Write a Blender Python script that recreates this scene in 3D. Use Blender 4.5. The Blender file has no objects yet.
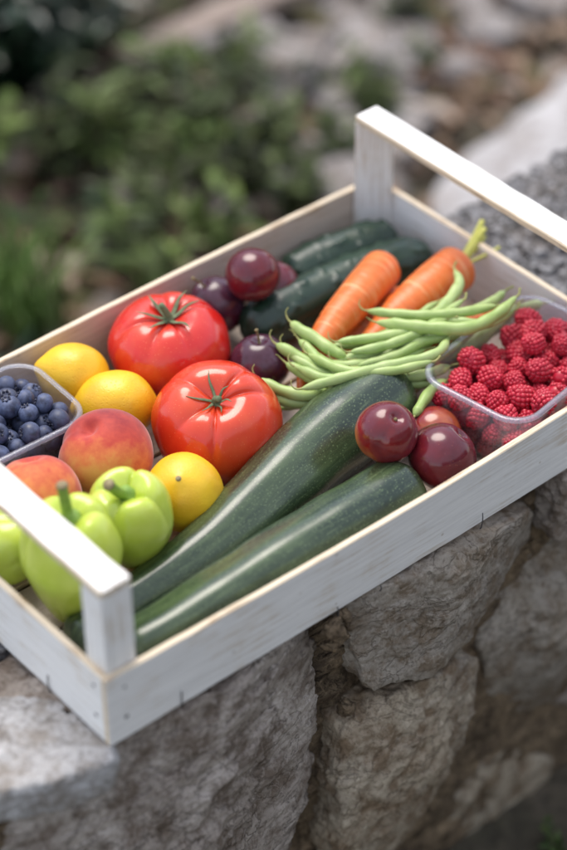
import bpy, math, random
import numpy as np
from mathutils import Vector, Matrix, Quaternion

# ------------------------------------------------------------------ camera, sky, sun, exposure
scene = bpy.context.scene
col = scene.collection
S = 0.01                                   # everything below is laid out in centimetres

cam_d = bpy.data.cameras.new('camera'); cam = bpy.data.objects.new('camera', cam_d); col.objects.link(cam)
cam.location = (-0.55694, -0.83486, 1.10538)
cam.rotation_euler = (math.radians(49.896), math.radians(0.37), math.radians(-40.383))
cam_d.sensor_fit = 'VERTICAL'; cam_d.sensor_height = 36.0; cam_d.lens = 98.73
cam_d.clip_start = 0.05; cam_d.clip_end = 500.0
cam_d.dof.use_dof = True; cam_d.dof.focus_distance = 1.625; cam_d.dof.aperture_fstop = 2.4
scene.camera = cam

SUN_DIR = Vector((0.16, 0.42, 0.90)).normalized()          # towards the sun
world = bpy.data.worlds.new('World'); scene.world = world; world.use_nodes = True
wn = world.node_tree.nodes; wl = world.node_tree.links
bg = wn['Background']; bg.inputs['Strength'].default_value = 0.15
sky = wn.new('ShaderNodeTexSky'); sky.sky_type = 'NISHITA'; sky.sun_disc = False
sky.sun_elevation = math.asin(SUN_DIR.z); sky.sun_rotation = math.atan2(SUN_DIR.x, SUN_DIR.y)
sky.air_density = 1.0; sky.dust_density = 1.0; sky.ozone_density = 1.0
wmix = wn.new('ShaderNodeMix'); wmix.data_type = 'RGBA'; wmix.inputs[0].default_value = 0.42      # thin even overcast veil over the blue
wl.new(sky.outputs[0], wmix.inputs[6]); wmix.inputs[7].default_value = (5.0, 4.75, 4.45, 1)
wl.new(wmix.outputs[2], bg.inputs['Color'])
sun_d = bpy.data.lights.new('sun', 'SUN'); sun = bpy.data.objects.new('sun', sun_d); col.objects.link(sun)
sun_d.energy = 1.5; sun_d.angle = math.radians(36); sun_d.color = (1.0, 0.93, 0.84)
sun.rotation_euler = SUN_DIR.to_track_quat('Z', 'Y').to_euler()
vs = scene.view_settings
vs.view_transform = 'Standard'; vs.look = 'None'; vs.gamma = 1.0; vs.use_curve_mapping = False
vs.exposure = 1.14
scene.render.engine = 'CYCLES'
scene.cycles.use_denoising = True
scene.cycles.max_bounces = 8; scene.cycles.transparent_max_bounces = 16

# ------------------------------------------------------------------ numeric helpers
rng = np.random.default_rng(7)
_perm = np.random.default_rng(3).permutation(256); _perm = np.concatenate([_perm, _perm, _perm])
_g = np.random.default_rng(4).normal(size=(256, 3)); _g /= np.linalg.norm(_g, axis=1, keepdims=True)

def pnoise(p):
    p = np.asarray(p, float); i = np.floor(p).astype(int); f = p - i; i &= 255
    u = f * f * f * (f * (f * 6 - 15) + 10); out = 0
    for dx in (0, 1):
        for dy in (0, 1):
            for dz in (0, 1):
                h = _perm[_perm[_perm[i[:, 0] + dx] + i[:, 1] + dy] + i[:, 2] + dz]
                d = (_g[h] * (f - np.array([dx, dy, dz]))).sum(1)
                w = (u[:, 0] if dx else 1 - u[:, 0]) * (u[:, 1] if dy else 1 - u[:, 1]) * (u[:, 2] if dz else 1 - u[:, 2])
                out = out + d * w
    return out * 1.5

def fbm(p, octs=4, gain=.5, lac=2.03, ridge=False):
    p = np.asarray(p, float); a = 1.0; out = np.zeros(len(p)); s = 1.0
    for k in range(octs):
        n = pnoise(p * s + 17.3 * k)
        out += a * ((1 - 2 * np.abs(n)) if ridge else n)
        a *= gain; s *= lac
    return out

def smooth01(x): x = np.clip(x, 0, 1); return x * x * (3 - 2 * x)

def mesh_data(name, v, f, mats, mi=None, smooth=True, attrs=None, scale=S):
    me = bpy.data.meshes.new(name)
    me.from_pydata((np.asarray(v, float) * scale).tolist(), [], [list(map(int, q)) for q in f])
    for m in (mats if isinstance(mats, (list, tuple)) else [mats]): me.materials.append(m)
    if mi is not None: me.polygons.foreach_set('material_index', np.asarray(mi, dtype=np.int32))
    me.polygons.foreach_set('use_smooth', np.full(len(me.polygons), smooth, dtype=bool))
    for k, (typ, arr) in (attrs or {}).items():
        at = me.attributes.new(k, typ, 'POINT')
        at.data.foreach_set('color' if typ == 'FLOAT_COLOR' else ('vector' if typ == 'FLOAT_VECTOR' else 'value'),
                            np.asarray(arr, dtype=np.float32).ravel())
    me.update()
    return me

def link(name, me, parent=None, loc=(0, 0, 0), rot=None):
    o = bpy.data.objects.new(name, me); col.objects.link(o)
    o.location = Vector(loc) * S
    if rot is not None:
        o.rotation_mode = 'QUATERNION'; o.rotation_quaternion = rot
    if parent is not None: o.parent = parent
    return o

def tag(o, label, cat=None, group=None, kind=None):
    if label: o['label'] = label
    if cat: o['category'] = cat
    if group: o['group'] = group
    if kind: o['kind'] = kind
    return o

def thing(name, label, cat, loc=(0, 0, 0), rot=None, group=None):
    return tag(link(name, None, None, loc, rot), label, cat, group)

def axis_rot(d, spin=0.0):
    """quaternion taking local Z to direction d, turned by spin about it"""
    q = Vector((0, 0, 1)).rotation_difference(Vector(d).normalized())
    return q @ Quaternion((0, 0, 1), spin)

def top_mesh(name, v, f, mats, label, cat, group=None, attrs=None, mi=None):
    """a one-mesh thing with its origin at its own middle bottom"""
    v = np.asarray(v, float); c = np.array([(v[:, 0].min() + v[:, 0].max()) / 2, (v[:, 1].min() + v[:, 1].max()) / 2, v[:, 2].min()])
    o = link(name, mesh_data(name, v - c, f, mats, mi, attrs=attrs), None, c)
    return tag(o, label, cat, group)

def merge(parts):
    vs_, fs_, n = [], [], 0
    for v, f in parts:
        vs_.append(np.asarray(v, float)); fs_ += [[i + n for i in q] for q in f]; n += len(v)
    return np.concatenate(vs_), fs_

# ------------------------------------------------------------------ shapes
def grid_faces(nu, nv, wrap=True):
    f = []
    for j in range(nv - 1):
        for i in range(nu if wrap else nu - 1):
            f.append((j * nu + i, j * nu + (i + 1) % nu, (j + 1) * nu + (i + 1) % nu, (j + 1) * nu + i))
    return f

def fruit(a, b, expo=1.0, top=(0, 1), bot=(0, 1), lobes=0, g=0.0, gp=2.0, gbias=.5, cleft=0.0, nip=(0, 1), nipb=(0, 1),
          taper=0.0, lump=0.02, seed=0, nu=96, nv=60, uneven=.0):
    """a fruit body about local Z: oblate or long, lobed, dimpled, cleft or with a nipple"""
    th = np.linspace(0, 2 * math.pi, nu, endpoint=False)
    ph = np.linspace(-math.pi / 2, math.pi / 2, nv)
    T, P = np.meshgrid(th, ph); T = T.ravel(); P = P.ravel()
    c = np.clip(np.cos(P), 0, 1) ** expo; s = np.sin(P)
    rho = a * c
    up = smooth01((s + .25) / 1.0)
    if lobes:
        rr = np.random.default_rng(seed + 50); off = rr.uniform(0, 6.28)
        TT = T + uneven * np.sin(T * 2 + off) + uneven * .7 * np.sin(T * 3 + off * 2)
        gr = (1 - np.abs(np.sin(TT * lobes / 2 + off))) ** gp
        rho = rho * (1 - g * gr * (1 - gbias + gbias * up)) 
    if cleft:
        dt = (T + math.pi) % (2 * math.pi) - math.pi
        rho = rho * (1 - cleft * np.exp(-(dt / .2) ** 2) * (.35 + .65 * up))
    rho = rho * (1 - taper * smooth01((.3 - s) / 1.3))
    z = b * s
    r0 = a * c
    z = z - np.where(s > 0, top[0] * np.exp(-(r0 / top[1]) ** 2), 0) + np.where(s < 0, bot[0] * np.exp(-(r0 / bot[1]) ** 2), 0)
    z = z + np.where(s > 0, nip[0] * np.exp(-(r0 / nip[1]) ** 2), 0) - np.where(s < 0, nipb[0] * np.exp(-(r0 / nipb[1]) ** 2), 0)
    if lobes and top[0]:
        z = z - top[0] * .32 * gr * np.exp(-((r0 - top[1] * 1.3) / (top[1] * 1.2)) ** 2) * (s > 0)
    v = np.stack([rho * np.cos(T), rho * np.sin(T), z], 1)
    n = fbm(v / (a * 1.1) + seed * 3.1, 2)
    k = 1 + lump * n
    v[:, 0] *= k; v[:, 1] *= k; v[:, 2] *= 1 + lump * .5 * n
    v[:nu] = v[:nu].mean(0); v[-nu:] = v[-nu:].mean(0)
    return v, grid_faces(nu, nv)

def catmull(pts, n):
    p = np.asarray(pts, float); p = np.vstack([2 * p[0] - p[1], p, 2 * p[-1] - p[-2]])
    m = len(p) - 3; out = []
    for t in np.linspace(0, m - 1e-9, n):
        i = int(t); u = t - i; a, b, c, d = p[i:i + 4]
        out.append(.5 * ((2 * b) + (-a + c) * u + (2 * a - 5 * b + 4 * c - d) * u * u + (-a + 3 * b - 3 * c + d) * u ** 3))
    return np.array(out)

def tube(pts, rad, n=24, ns=12, section=None, flat=1.0, up0=(0, 0, 1)):
    """swept round body along a smooth path; rad(s) for s in 0..1; returns verts, faces, straightened coordinates"""
    c = catmull(pts, n) if len(pts) > 2 else np.asarray(pts[0], float) + np.linspace(0, 1, n)[:, None] * (np.asarray(pts[1], float) - np.asarray(pts[0], float))
    t = np.gradient(c, axis=0); t /= np.linalg.norm(t, axis=1, keepdims=True)
    u = np.array(up0, float); V = []; CO = []
    seg = np.r_[0, np.cumsum(np.linalg.norm(np.diff(c, axis=0), axis=1))]
    th = np.linspace(0, 2 * math.pi, ns, endpoint=False)
    for k in range(n):
        u = u - t[k] * (u @ t[k])
        if np.linalg.norm(u) < 1e-6: u = np.cross(t[k], (1, 0.3, 0.1))
        u = u / np.linalg.norm(u); w = np.cross(t[k], u); s = seg[k] / seg[-1]
        r = rad(s) * (section(th, s, seg[k]) if section else 1.0)
        r = np.broadcast_to(r, th.shape)
        V.append(c[k] + np.outer(r * np.cos(th), u) * flat + np.outer(r * np.sin(th), w))
        R0 = max(rad(.5), .01)
        CO.append(np.stack([np.full(ns, seg[k]), R0 * np.cos(th), R0 * np.sin(th)], 1))
    V = np.concatenate(V); CO = np.concatenate(CO); f = grid_faces(ns, n)
    f.append(tuple(range(ns))[::-1]); f.append(tuple(range((n - 1) * ns, n * ns)))
    return V, f, CO

def table(ss, rr):
    ss = np.array(ss); rr = np.array(rr)
    return lambda s: float(np.interp(s, ss, rr))

def round_ends(base, e0=.06, e1=.06):
    def r(s):
        k = 1.0
        if s < e0: k = math.sqrt(max(0, 1 - ((e0 - s) / e0) ** 2))
        if s > 1 - e1: k = math.sqrt(max(0, 1 - ((s - 1 + e1) / e1) ** 2))
        return max(.004, base(s) * k)
    return r

def polytope(center, planes, half, res=40, p=26, amp=.4, freq=.35, ridge=.0, fine=.1, seed=0, squash=(1, 1, 1), pits=0.0, ledge=0.0):
    """a rock: convex block of planes (n, d) about center, edges rounded, surface broken by noise"""
    lin = np.linspace(-1, 1, res); A, B = np.meshgrid(lin, lin); A = A.ravel(); B = B.ravel(); O = np.ones_like(A)
    faces = []; V = []
    for k, (x, y, z) in enumerate([(A, B, O), (B, A, -O), (O, A, B), (-O, B, A), (B, O, A), (A, -O, B)]):
        V.append(np.stack([x, y, z], 1)); faces += [tuple(i + k * res * res for i in q) for q in grid_faces(res, res, False)]
    V = np.concatenate(V); h = np.array(half, float)
    d = V * h; d /= np.linalg.norm(d, axis=1, keepdims=True)
    acc = np.zeros(len(d))
    for n, dist in planes:
        n = np.array(n, float); n /= np.linalg.norm(n)
        acc += np.clip(d @ n / dist, 1e-6, None) ** p
    r = acc ** (-1 / p)
    q = d * r[:, None]
    sp = (q + np.array(center)) * freq * np.array(squash) + seed * 11.7
    disp = amp * fbm(sp, 3) + fine * fbm(sp * 5.1, 4, .6)
    if ridge: disp += ridge * (fbm(sp * 1.7, 4, .55, ridge=True) - .6)
    if ledge:                                                # stepped fracture ledges
        for sc_, k_ in ((.75, 1.0), (2.3, .45)):
            n_ = fbm(sp * sc_ * np.array([1, 1, 1.6]) + 4.4, 3, .5) * 3.2; fl = np.floor(n_); fr = n_ - fl
            disp += ledge * k_ * (fl + smooth01((fr - .5) / .30 + .5)) * .42
    if pits: disp -= pits * smooth01((pnoise(sp * 4.3) - .05) * 3.2)
    q = q + d * disp[:, None]
    # weld the six cube faces
    key = np.round(V * 1000).astype(int); _, first, inv = np.unique(key, axis=0, return_index=True, return_inverse=True)
    inv = inv.ravel()
    return q[first] + np.array(center), [tuple(inv[i] for i in f) for f in faces]

def prism_planes(poly, axis, lo, hi, center, tilt=None):
    """planes of a polygon (list of 2-D points) run along an axis between lo and hi"""
    poly = np.array(poly, float); ar = np.sum(poly[:, 0] * np.roll(poly[:, 1], -1) - np.roll(poly[:, 0], -1) * poly[:, 1])
    if ar < 0: poly = poly[::-1]
    o = [i for i in range(3) if i != axis]; c = np.array(center, float); pl = []
    for a, b in zip(poly, np.roll(poly, -1, 0)):
        e = b - a; n2 = np.array([e[1], -e[0]]) / np.linalg.norm(e); n = np.zeros(3); n[o] = n2
        dd = float(n2 @ (a - c[o])); pl.append((n, max(dd, .05)))
    n = np.zeros(3); n[axis] = 1; pl.append((n, hi - c[axis])); pl.append((-n, c[axis] - lo))
    for n, pt in (tilt or []):
        n = np.array(n, float); n /= np.linalg.norm(n); pl.append((n, max(.05, float(n @ (np.array(pt) - c)))))
    return pl

_LT = np.array([(0, 0, 0), (.3, .5, 1), (.3, -.5, 1), (.66, .40, .8), (.66, -.40, .8), (1, 0, 0), (.33, 0, 0), (.68, 0, 0)])
_LF = [(0, 6, 1), (0, 2, 6), (1, 6, 7, 3), (6, 2, 4, 7), (3, 7, 5), (7, 4, 5)]
def leaf_batch(pos, d, nrm, L, W, fold=.12, curl=.25):
    """many leaves, each a folded, curling blade of six faces"""
    pos = np.asarray(pos, float); N = len(pos); d = d / np.linalg.norm(d, axis=1, keepdims=True)
    side = np.cross(d, nrm); side /= np.linalg.norm(side, axis=1, keepdims=True) + 1e-9; nn = np.cross(side, d)
    L = np.broadcast_to(L, N)[:, None]; W = np.broadcast_to(W, N)[:, None]
    curl = np.broadcast_to(curl, N)[:, None]
    V = np.empty((N, 8, 3))
    for k, (t, s, h) in enumerate(_LT):
        V[:, k] = pos + d * (L * t) + side * (W * s) + nn * (W * fold * h * 2 - L * curl * t * t)
    F = (np.array([list(q) + [-1] * (4 - len(q)) for q in _LF])[None] + (np.arange(N) * 8)[:, None, None]).reshape(-1, 4)
    base = np.tile(np.array([len(q) for q in _LF]), N)
    return V.reshape(-1, 3), [tuple(r[:n]) for r, n in zip(F.tolist(), base)]

def unit(n, r=rng):
    v = r.normal(size=(n, 3)); return v / np.linalg.norm(v, axis=1, keepdims=True)

# ------------------------------------------------------------------ materials
class NT:
    def __init__(s, name):
        s.m = bpy.data.materials.new(name); s.m.use_nodes = True; s.t = s.m.node_tree
        s.b = s.t.nodes['Principled BSDF']; s.out = s.t.nodes['Material Output']
    def n(s, typ, **k):
        o = s.t.nodes.new(typ)
        for a, b in k.items(): setattr(o, a, b)
        return o
    def put(s, sock, v):
        if isinstance(v, bpy.types.NodeSocket): s.t.links.new(v, sock)
        elif v is not None: sock.default_value = (tuple(v) + (1,) if isinstance(v, (tuple, list)) and len(v) == 3 and sock.type == 'RGBA' else v)
    def obj(s): return s.n('ShaderNodeTexCoord').outputs['Object']
    def attr(s, name, vec=True):
        o = s.n('ShaderNodeAttribute', attribute_name=name); return o.outputs['Vector' if vec else 'Color']
    def rand(s): return s.n('ShaderNodeObjectInfo').outputs['Random']
    def scale(s, v, k):
        o = s.n('ShaderNodeVectorMath', operation='MULTIPLY'); s.put(o.inputs[0], v); o.inputs[1].default_value = k; return o.outputs[0]
    def shift(s, v):
        o = s.n('ShaderNodeVectorMath', operation='ADD'); m = s.n('ShaderNodeMath', operation='MULTIPLY'); s.put(m.inputs[0], s.rand()); m.inputs[1].default_value = 7.0
        s.put(o.inputs[0], v); s.put(o.inputs[1], m.outputs[0]); return o.outputs[0]
    def noise(s, v, sc, det=3, rough=.55, dist=0):
        o = s.n('ShaderNodeTexNoise'); s.put(o.inputs['Vector'], v); o.inputs['Scale'].default_value = sc
        o.inputs['Detail'].default_value = det; o.inputs['Roughness'].default_value = rough; o.inputs['Distortion'].default_value = dist; return o.outputs['Fac']
    def voro(s, v, sc, feature='F1', out='Distance', rnd=1.0):
        o = s.n('ShaderNodeTexVoronoi', feature=feature); s.put(o.inputs['Vector'], v); o.inputs['Scale'].default_value = sc; o.inputs['Randomness'].default_value = rnd; return o.outputs[out]
    def ramp(s, fac, stops, interp='LINEAR'):
        o = s.n('ShaderNodeValToRGB'); r = o.color_ramp; r.interpolation = interp
        while len(r.elements) < len(stops): r.elements.new(.5)
        for e, (p, c) in zip(r.elements, stops): e.position = p; e.color = (c, c, c, 1) if isinstance(c, (int, float)) else tuple(c) + (1,)
        s.put(o.inputs[0], fac); return o.outputs[0]
    def mix(s, f, a, b, mode='MIX'):
        o = s.n('ShaderNodeMix', data_type='RGBA', blend_type=mode); s.put(o.inputs[0], f); s.put(o.inputs[6], a); s.put(o.inputs[7], b); return o.outputs[2]
    def math(s, op, a, b=None):
        o = s.n('ShaderNodeMath', operation=op); s.put(o.inputs[0], a)
        if b is not None: s.put(o.inputs[1], b)
        return o.outputs[0]
    def sep(s, v, k): o = s.n('ShaderNodeSeparateXYZ'); s.put(o.inputs[0], v); return o.outputs[k]
    def bump(s, h, st, dist=.001, nrm=None):
        o = s.n('ShaderNodeBump'); s.put(o.inputs['Height'], h); o.inputs['Strength'].default_value = st; o.inputs['Distance'].default_value = dist
        if nrm is not None: s.put(o.inputs['Normal'], nrm)
        return o.outputs[0]
    def done(s, color=None, rough=None, normal=None, **k):
        s.put(s.b.inputs['Base Color'], color); s.put(s.b.inputs['Roughness'], rough)
        if normal is not None: s.put(s.b.inputs['Normal'], normal)
        for a, b in k.items(): s.put(s.b.inputs[a.replace('_', ' ')], b)
        return s.m

def paint(axis, name, base, wood, wear, streak):
    """white-washed board, grain running along an axis"""
    m = NT(name); v = m.obj(); k = [1, 1, 1]; k[axis] = .045; g = m.scale(v, tuple(k))
    gn = m.noise(g, 420, 4, .65); big = m.noise(v, 28, 4, .6); fine = m.noise(g, 1300, 2)
    c = m.mix(m.ramp(gn, [(.36, 0), (.72, streak)]), base, tuple(x * .72 for x in base))
    c = m.mix(m.ramp(m.math('MULTIPLY', big, gn), [(.27, 0), (.42, wear)]), c, wood)
    spots = m.voro(v, 55); c = m.mix(m.ramp(spots, [(.04, .55), (.085, 0)]), c, (.32, .24, .15))
    h = m.math('ADD', gn, m.math('MULTIPLY', fine, .4))
    return m.done(c, m.ramp(gn, [(.3, .45), (.7, .68)]), m.bump(h, .3, .0006))

WHITE = (.86, .845, .82)
WOOD = (.50, .37, .22)
M = {}
for ax, nm in ((0, 'x'), (1, 'y'), (2, 'z')):
    M['paint_' + nm] = paint(ax, 'whitewashed_wood_' + nm, WHITE, WOOD, .55, .7)
    M['bare_' + nm] = paint(ax, 'thinly_washed_wood_' + nm, (.58, .49, .41), (.42, .29, .18), .9, .75)
    M['edge_' + nm] = paint(ax, 'raw_edge_wood_' + nm, (.70, .58, .42), (.28, .165, .075), 1.0, .75)

def mat_tomato(name, c0, c1):
    m = NT(name); v = m.shift(m.obj()); n = m.noise(v, 35, 3)
    z = m.sep(m.obj(), 2)
    c = m.mix(m.ramp(n, [(.3, 0), (.7, 1)]), c0, c1)
    c = m.mix(m.ramp(m.noise(v, 14, 4, .6), [(.52, 0), (.78, .55)]), c, (.70, .15, .03))
    c = m.mix(m.ramp(m.math('ADD', z, m.math('MULTIPLY', n, .008)), [(.030, 0), (.042, .30)]), c, (.66, .13, .035))
    sc = m.noise(m.scale(v, (1, 1, .35)), 130, 3, .7); c = m.mix(m.ramp(sc, [(.70, 0), (.76, .4)]), c, (.52, .20, .08))
    sp = m.voro(v, 420); c = m.mix(m.ramp(sp, [(.06, .3), (.16, 0)]), c, (.85, .42, .18))
    return m.done(c, m.ramp(n, [(.3, .17), (.7, .25)]), m.bump(m.noise(v, 260, 2), .05, .001), Subsurface_Weight=.12, Subsurface_Radius=(.006, .002, .001), Subsurface_Scale=1.0, Coat_Weight=.25, Coat_Roughness=.08)
M['tomato_red'] = mat_tomato('deep_red_tomato_skin', (.52, .010, .010), (.60, .018, .011))
M['tomato_orange'] = mat_tomato('orange_red_tomato_skin', (.56, .026, .009), (.64, .046, .011))

def mat_leafy(name, a, b, rough=.5, sc=120, sss=.0):
    m = NT(name); v = m.shift(m.obj()); n = m.noise(v, sc, 4)
    return m.done(m.mix(m.ramp(n, [(.3, 0), (.7, 1)]), a, b), rough, m.bump(n, .35, .001), Subsurface_Weight=sss, Subsurface_Radius=(.004, .006, .002), Subsurface_Scale=1.0)
M['calyx'] = mat_leafy('tomato_calyx_green', (.07, .10, .04), (.17, .19, .10), .7, 260)
M['dry_stem'] = mat_leafy('dry_brown_stem', (.10, .07, .03), (.28, .22, .10), .8, 400)
M['pepper'] = mat_leafy('pale_green_pepper_skin', (.44, .55, .05), (.55, .63, .11), .26, 45, .15)
M['pepper'].node_tree.nodes['Principled BSDF'].inputs['Coat Weight'].default_value = .2
for n_ in M['pepper'].node_tree.nodes:
    if n_.type == 'BUMP': n_.inputs['Strength'].default_value = .06
M['pepper_stem'] = mat_leafy('pepper_stem_green', (.15, .27, .035), (.25, .38, .07), .5, 200)
M['stem_cut'] = mat_leafy('browned_stem_cut', (.16, .12, .06), (.33, .27, .15), .8, 400)

def mat_lemon():
    m = NT('lemon_skin'); v = m.shift(m.obj()); n = m.noise(v, 40, 3)
    c = m.mix(m.ramp(n, [(.35, 0), (.68, 1)]), (.80, .50, .018), (.74, .40, .012))
    por = m.voro(v, 520); bl = m.noise(v, 150, 2)
    c = m.mix(m.ramp(bl, [(.70, 0), (.78, .5)]), c, (.40, .20, .03))
    h = m.math('ADD', m.ramp(por, [(.0, 0), (.35, 1)]), m.noise(v, 160, 2))
    return m.done(c, .38, m.bump(h, .28, .0010), Subsurface_Weight=.12, Subsurface_Radius=(.006, .004, .001), Subsurface_Scale=1.0)
M['lemon'] = mat_lemon()

def mat_peach():
    m = NT('peach_skin'); o = m.obj(); v = m.shift(o); n = m.noise(v, 22, 4, .6); f = m.noise(v, 160, 3, .7)
    z = m.sep(o, 2); y = m.sep(o, 1)
    t = m.math('ADD', m.math('MULTIPLY', y, -11.0), m.math('ADD', n, m.math('MULTIPLY', f, .35)))
    c = m.ramp(t, [(.22, (.62, .33, .08)), (.42, (.60, .17, .055)), (.62, (.46, .055, .035)), (.90, (.24, .018, .022))])
    return m.done(c, .62, m.bump(f, .08, .0008), Sheen_Weight=.45, Sheen_Roughness=.4, Sheen_Tint=(1, .87, .82, 1), Specular_IOR_Level=.25)
M['peach'] = mat_peach()

def mat_plum(name, dark, mid, light, t0, t1, bloom, zf=5.0):
    m = NT(name); o = m.obj(); v = m.shift(o); n = m.noise(v, 32, 3); f = m.noise(v, 120, 4, .65)
    z = m.sep(o, 2)
    t = m.math('ADD', n, m.math('MULTIPLY', z, zf))
    c = m.ramp(t, [(t0, light), ((t0 + t1) / 2, mid), (t1, dark)])
    sp = m.voro(v, 330); c = m.mix(m.ramp(sp, [(.05, .35), (.13, 0)]), c, (.50, .16, .08))
    b = m.ramp(m.noise(v, 42, 5, .65), [(.42, 0), (.70, bloom)])
    c = m.mix(b, c, (.20, .13, .22))
    r = m.math('ADD', m.math('MULTIPLY', b, .6), .15)
    return m.done(c, r, m.bump(f, .05, .0008), Coat_Weight=.1, Coat_Roughness=.15)
M['plum_red'] = mat_plum('red_purple_plum_skin', (.070, .006, .012), (.14, .009, .014), (.26, .025, .012), .05, .62, .10)
M['plum_dark'] = mat_plum('dark_purple_plum_skin', (.042, .005, .013), (.085, .007, .015), (.15, .012, .015), .05, .62, .22)
M['plum_flame'] = mat_plum('red_yellow_plum_skin', (.12, .009, .013), (.23, .014, .012), (.48, .14, .025), .22, .64, .12, 13.0)

def mat_tubeveg(name, kind):
    m = NT(name); t = m.attr('tubeco')
    if kind == 'zucchini':
        lg = m.scale(t, (12, 120, 120)); st = m.noise(lg, .9, 4, .6); bl = m.noise(t, 70, 4)
        c = m.mix(m.ramp(st, [(.38, 0), (.66, .9)]), (.010, .024, .012), (.070, .105, .045))
        c = m.mix(m.ramp(bl, [(.4, 0), (.75, .5)]), c, (.018, .036, .018))
        ds = m.noise(m.scale(t, (30, 330, 330)), 1.0, 3, .6); c = m.mix(m.ramp(ds, [(.60, 0), (.72, .45)]), c, (.13, .18, .085))
        sp = m.voro(m.scale(t, (.75, 1, 1)), 520, rnd=1.0); sp2 = m.voro(t, 900)
        c = m.mix(m.ramp(sp, [(.16, .55), (.30, 0)]), c, (.15, .21, .10))
        c = m.mix(m.ramp(sp2, [(.16, .35), (.3, 0)]), c, (.13, .19, .09))
        return m.done(c, m.ramp(bl, [(.3, .20), (.7, .30)]), m.bump(m.math('ADD', st, m.math('MULTIPLY', m.noise(t, 240, 3), .5)), .12, .0012), Coat_Weight=.35, Coat_Roughness=.28)
    if kind == 'cucumber':
        lg = m.scale(t, (18, 150, 150)); st = m.noise(lg, .8, 4, .6); bl = m.noise(t, 90, 4)
        c = m.mix(m.ramp(st, [(.42, 0), (.72, .7)]), (.008, .026, .015), (.032, .065, .034))
        c = m.mix(m.ramp(bl, [(.5, 0), (.8, .2)]), c, (.045, .07, .05))
        return m.done(c, m.ramp(bl, [(.3, .28), (.7, .45)]), m.bump(m.noise(t, 330, 3), .25, .001))
    if kind == 'carrot':
        rg = m.scale(t, (330, 28, 28)); ring = m.noise(rg, 1.0, 4, .6, .3); bl = m.noise(t, 60, 4)
        c = m.mix(m.ramp(bl, [(.3, 0), (.7, 1)]), (.62, .115, .014), (.70, .18, .035))
        c = m.mix(m.ramp(ring, [(.56, 0), (.72, .75)]), c, (.80, .44, .20))
        c = m.mix(m.ramp(ring, [(.26, .6), (.38, 0)]), c, (.42, .075, .012))
        return m.done(c, m.ramp(bl, [(.3, .30), (.7, .48)]), m.bump(ring, .35, .0012), Subsurface_Weight=.12, Subsurface_Radius=(.006, .003, .001), Subsurface_Scale=1.0)
    if kind == 'bean':
        v = m.shift(m.scale(t, (25, 110, 110))); n = m.noise(v, 1.0, 4); bl = m.noise(m.shift(t), 60, 3)
        c = m.mix(m.ramp(bl, [(.32, 0), (.7, 1)]), (.26, .37, .11), (.44, .53, .22))
        c = m.mix(m.ramp(n, [(.5, 0), (.78, .55)]), c, (.50, .58, .27))
        c = m.mix(m.ramp(m.rand(), [(0, 0), (1, .35)]), c, (.30, .42, .09))
        return m.done(c, .42, m.bump(n, .15, .0008), Subsurface_Weight=.12, Subsurface_Radius=(.003, .005, .001), Subsurface_Scale=1.0)
for k in ('zucchini', 'cucumber', 'carrot', 'bean'): M[k] = mat_tubeveg(k + '_skin', k)
M['bean_tip'] = mat_leafy('dry_bean_tip', (.22, .24, .06), (.40, .38, .14), .6, 300)
M['carrot_top'] = mat_leafy('carrot_top_yellow_green', (.38, .40, .06), (.55, .52, .13), .5, 160, .1)

def mat_rasp():
    m = NT('raspberry_drupelet'); v = m.shift(m.obj()); n = m.noise(v, 90, 3)
    c = m.mix(m.ramp(n, [(.3, 0), (.7, 1)]), (.42, .006, .022), (.54, .012, .040))
    c = m.mix(m.ramp(m.rand(), [(0, 0), (1, .4)]), c, (.32, .004, .018))
    return m.done(c, .33, None, Subsurface_Weight=.25, Subsurface_Radius=(.004, .001, .001), Subsurface_Scale=1.0, Sheen_Weight=.08, Sheen_Tint=(1, .75, .8, 1))
M['raspberry'] = mat_rasp()
def mat_blue(name, a, b):
    m = NT(name); v = m.shift(m.obj()); n = m.noise(v, 120, 5, .65)
    c = m.mix(m.ramp(n, [(.36, 0), (.66, 1)]), a, b)
    c = m.mix(m.ramp(m.rand(), [(.2, 0), (1, .45)]), c, (.020, .022, .042))
    return m.done(c, m.ramp(n, [(.36, .36), (.66, .7)]), m.bump(n, .08, .0008))
M['blueberry'] = mat_blue('blueberry_bloom', (.022, .026, .055), (.10, .13, .235))
M['blueberry_calyx'] = mat_blue('blueberry_calyx', (.015, .015, .026), (.05, .055, .10))

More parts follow.
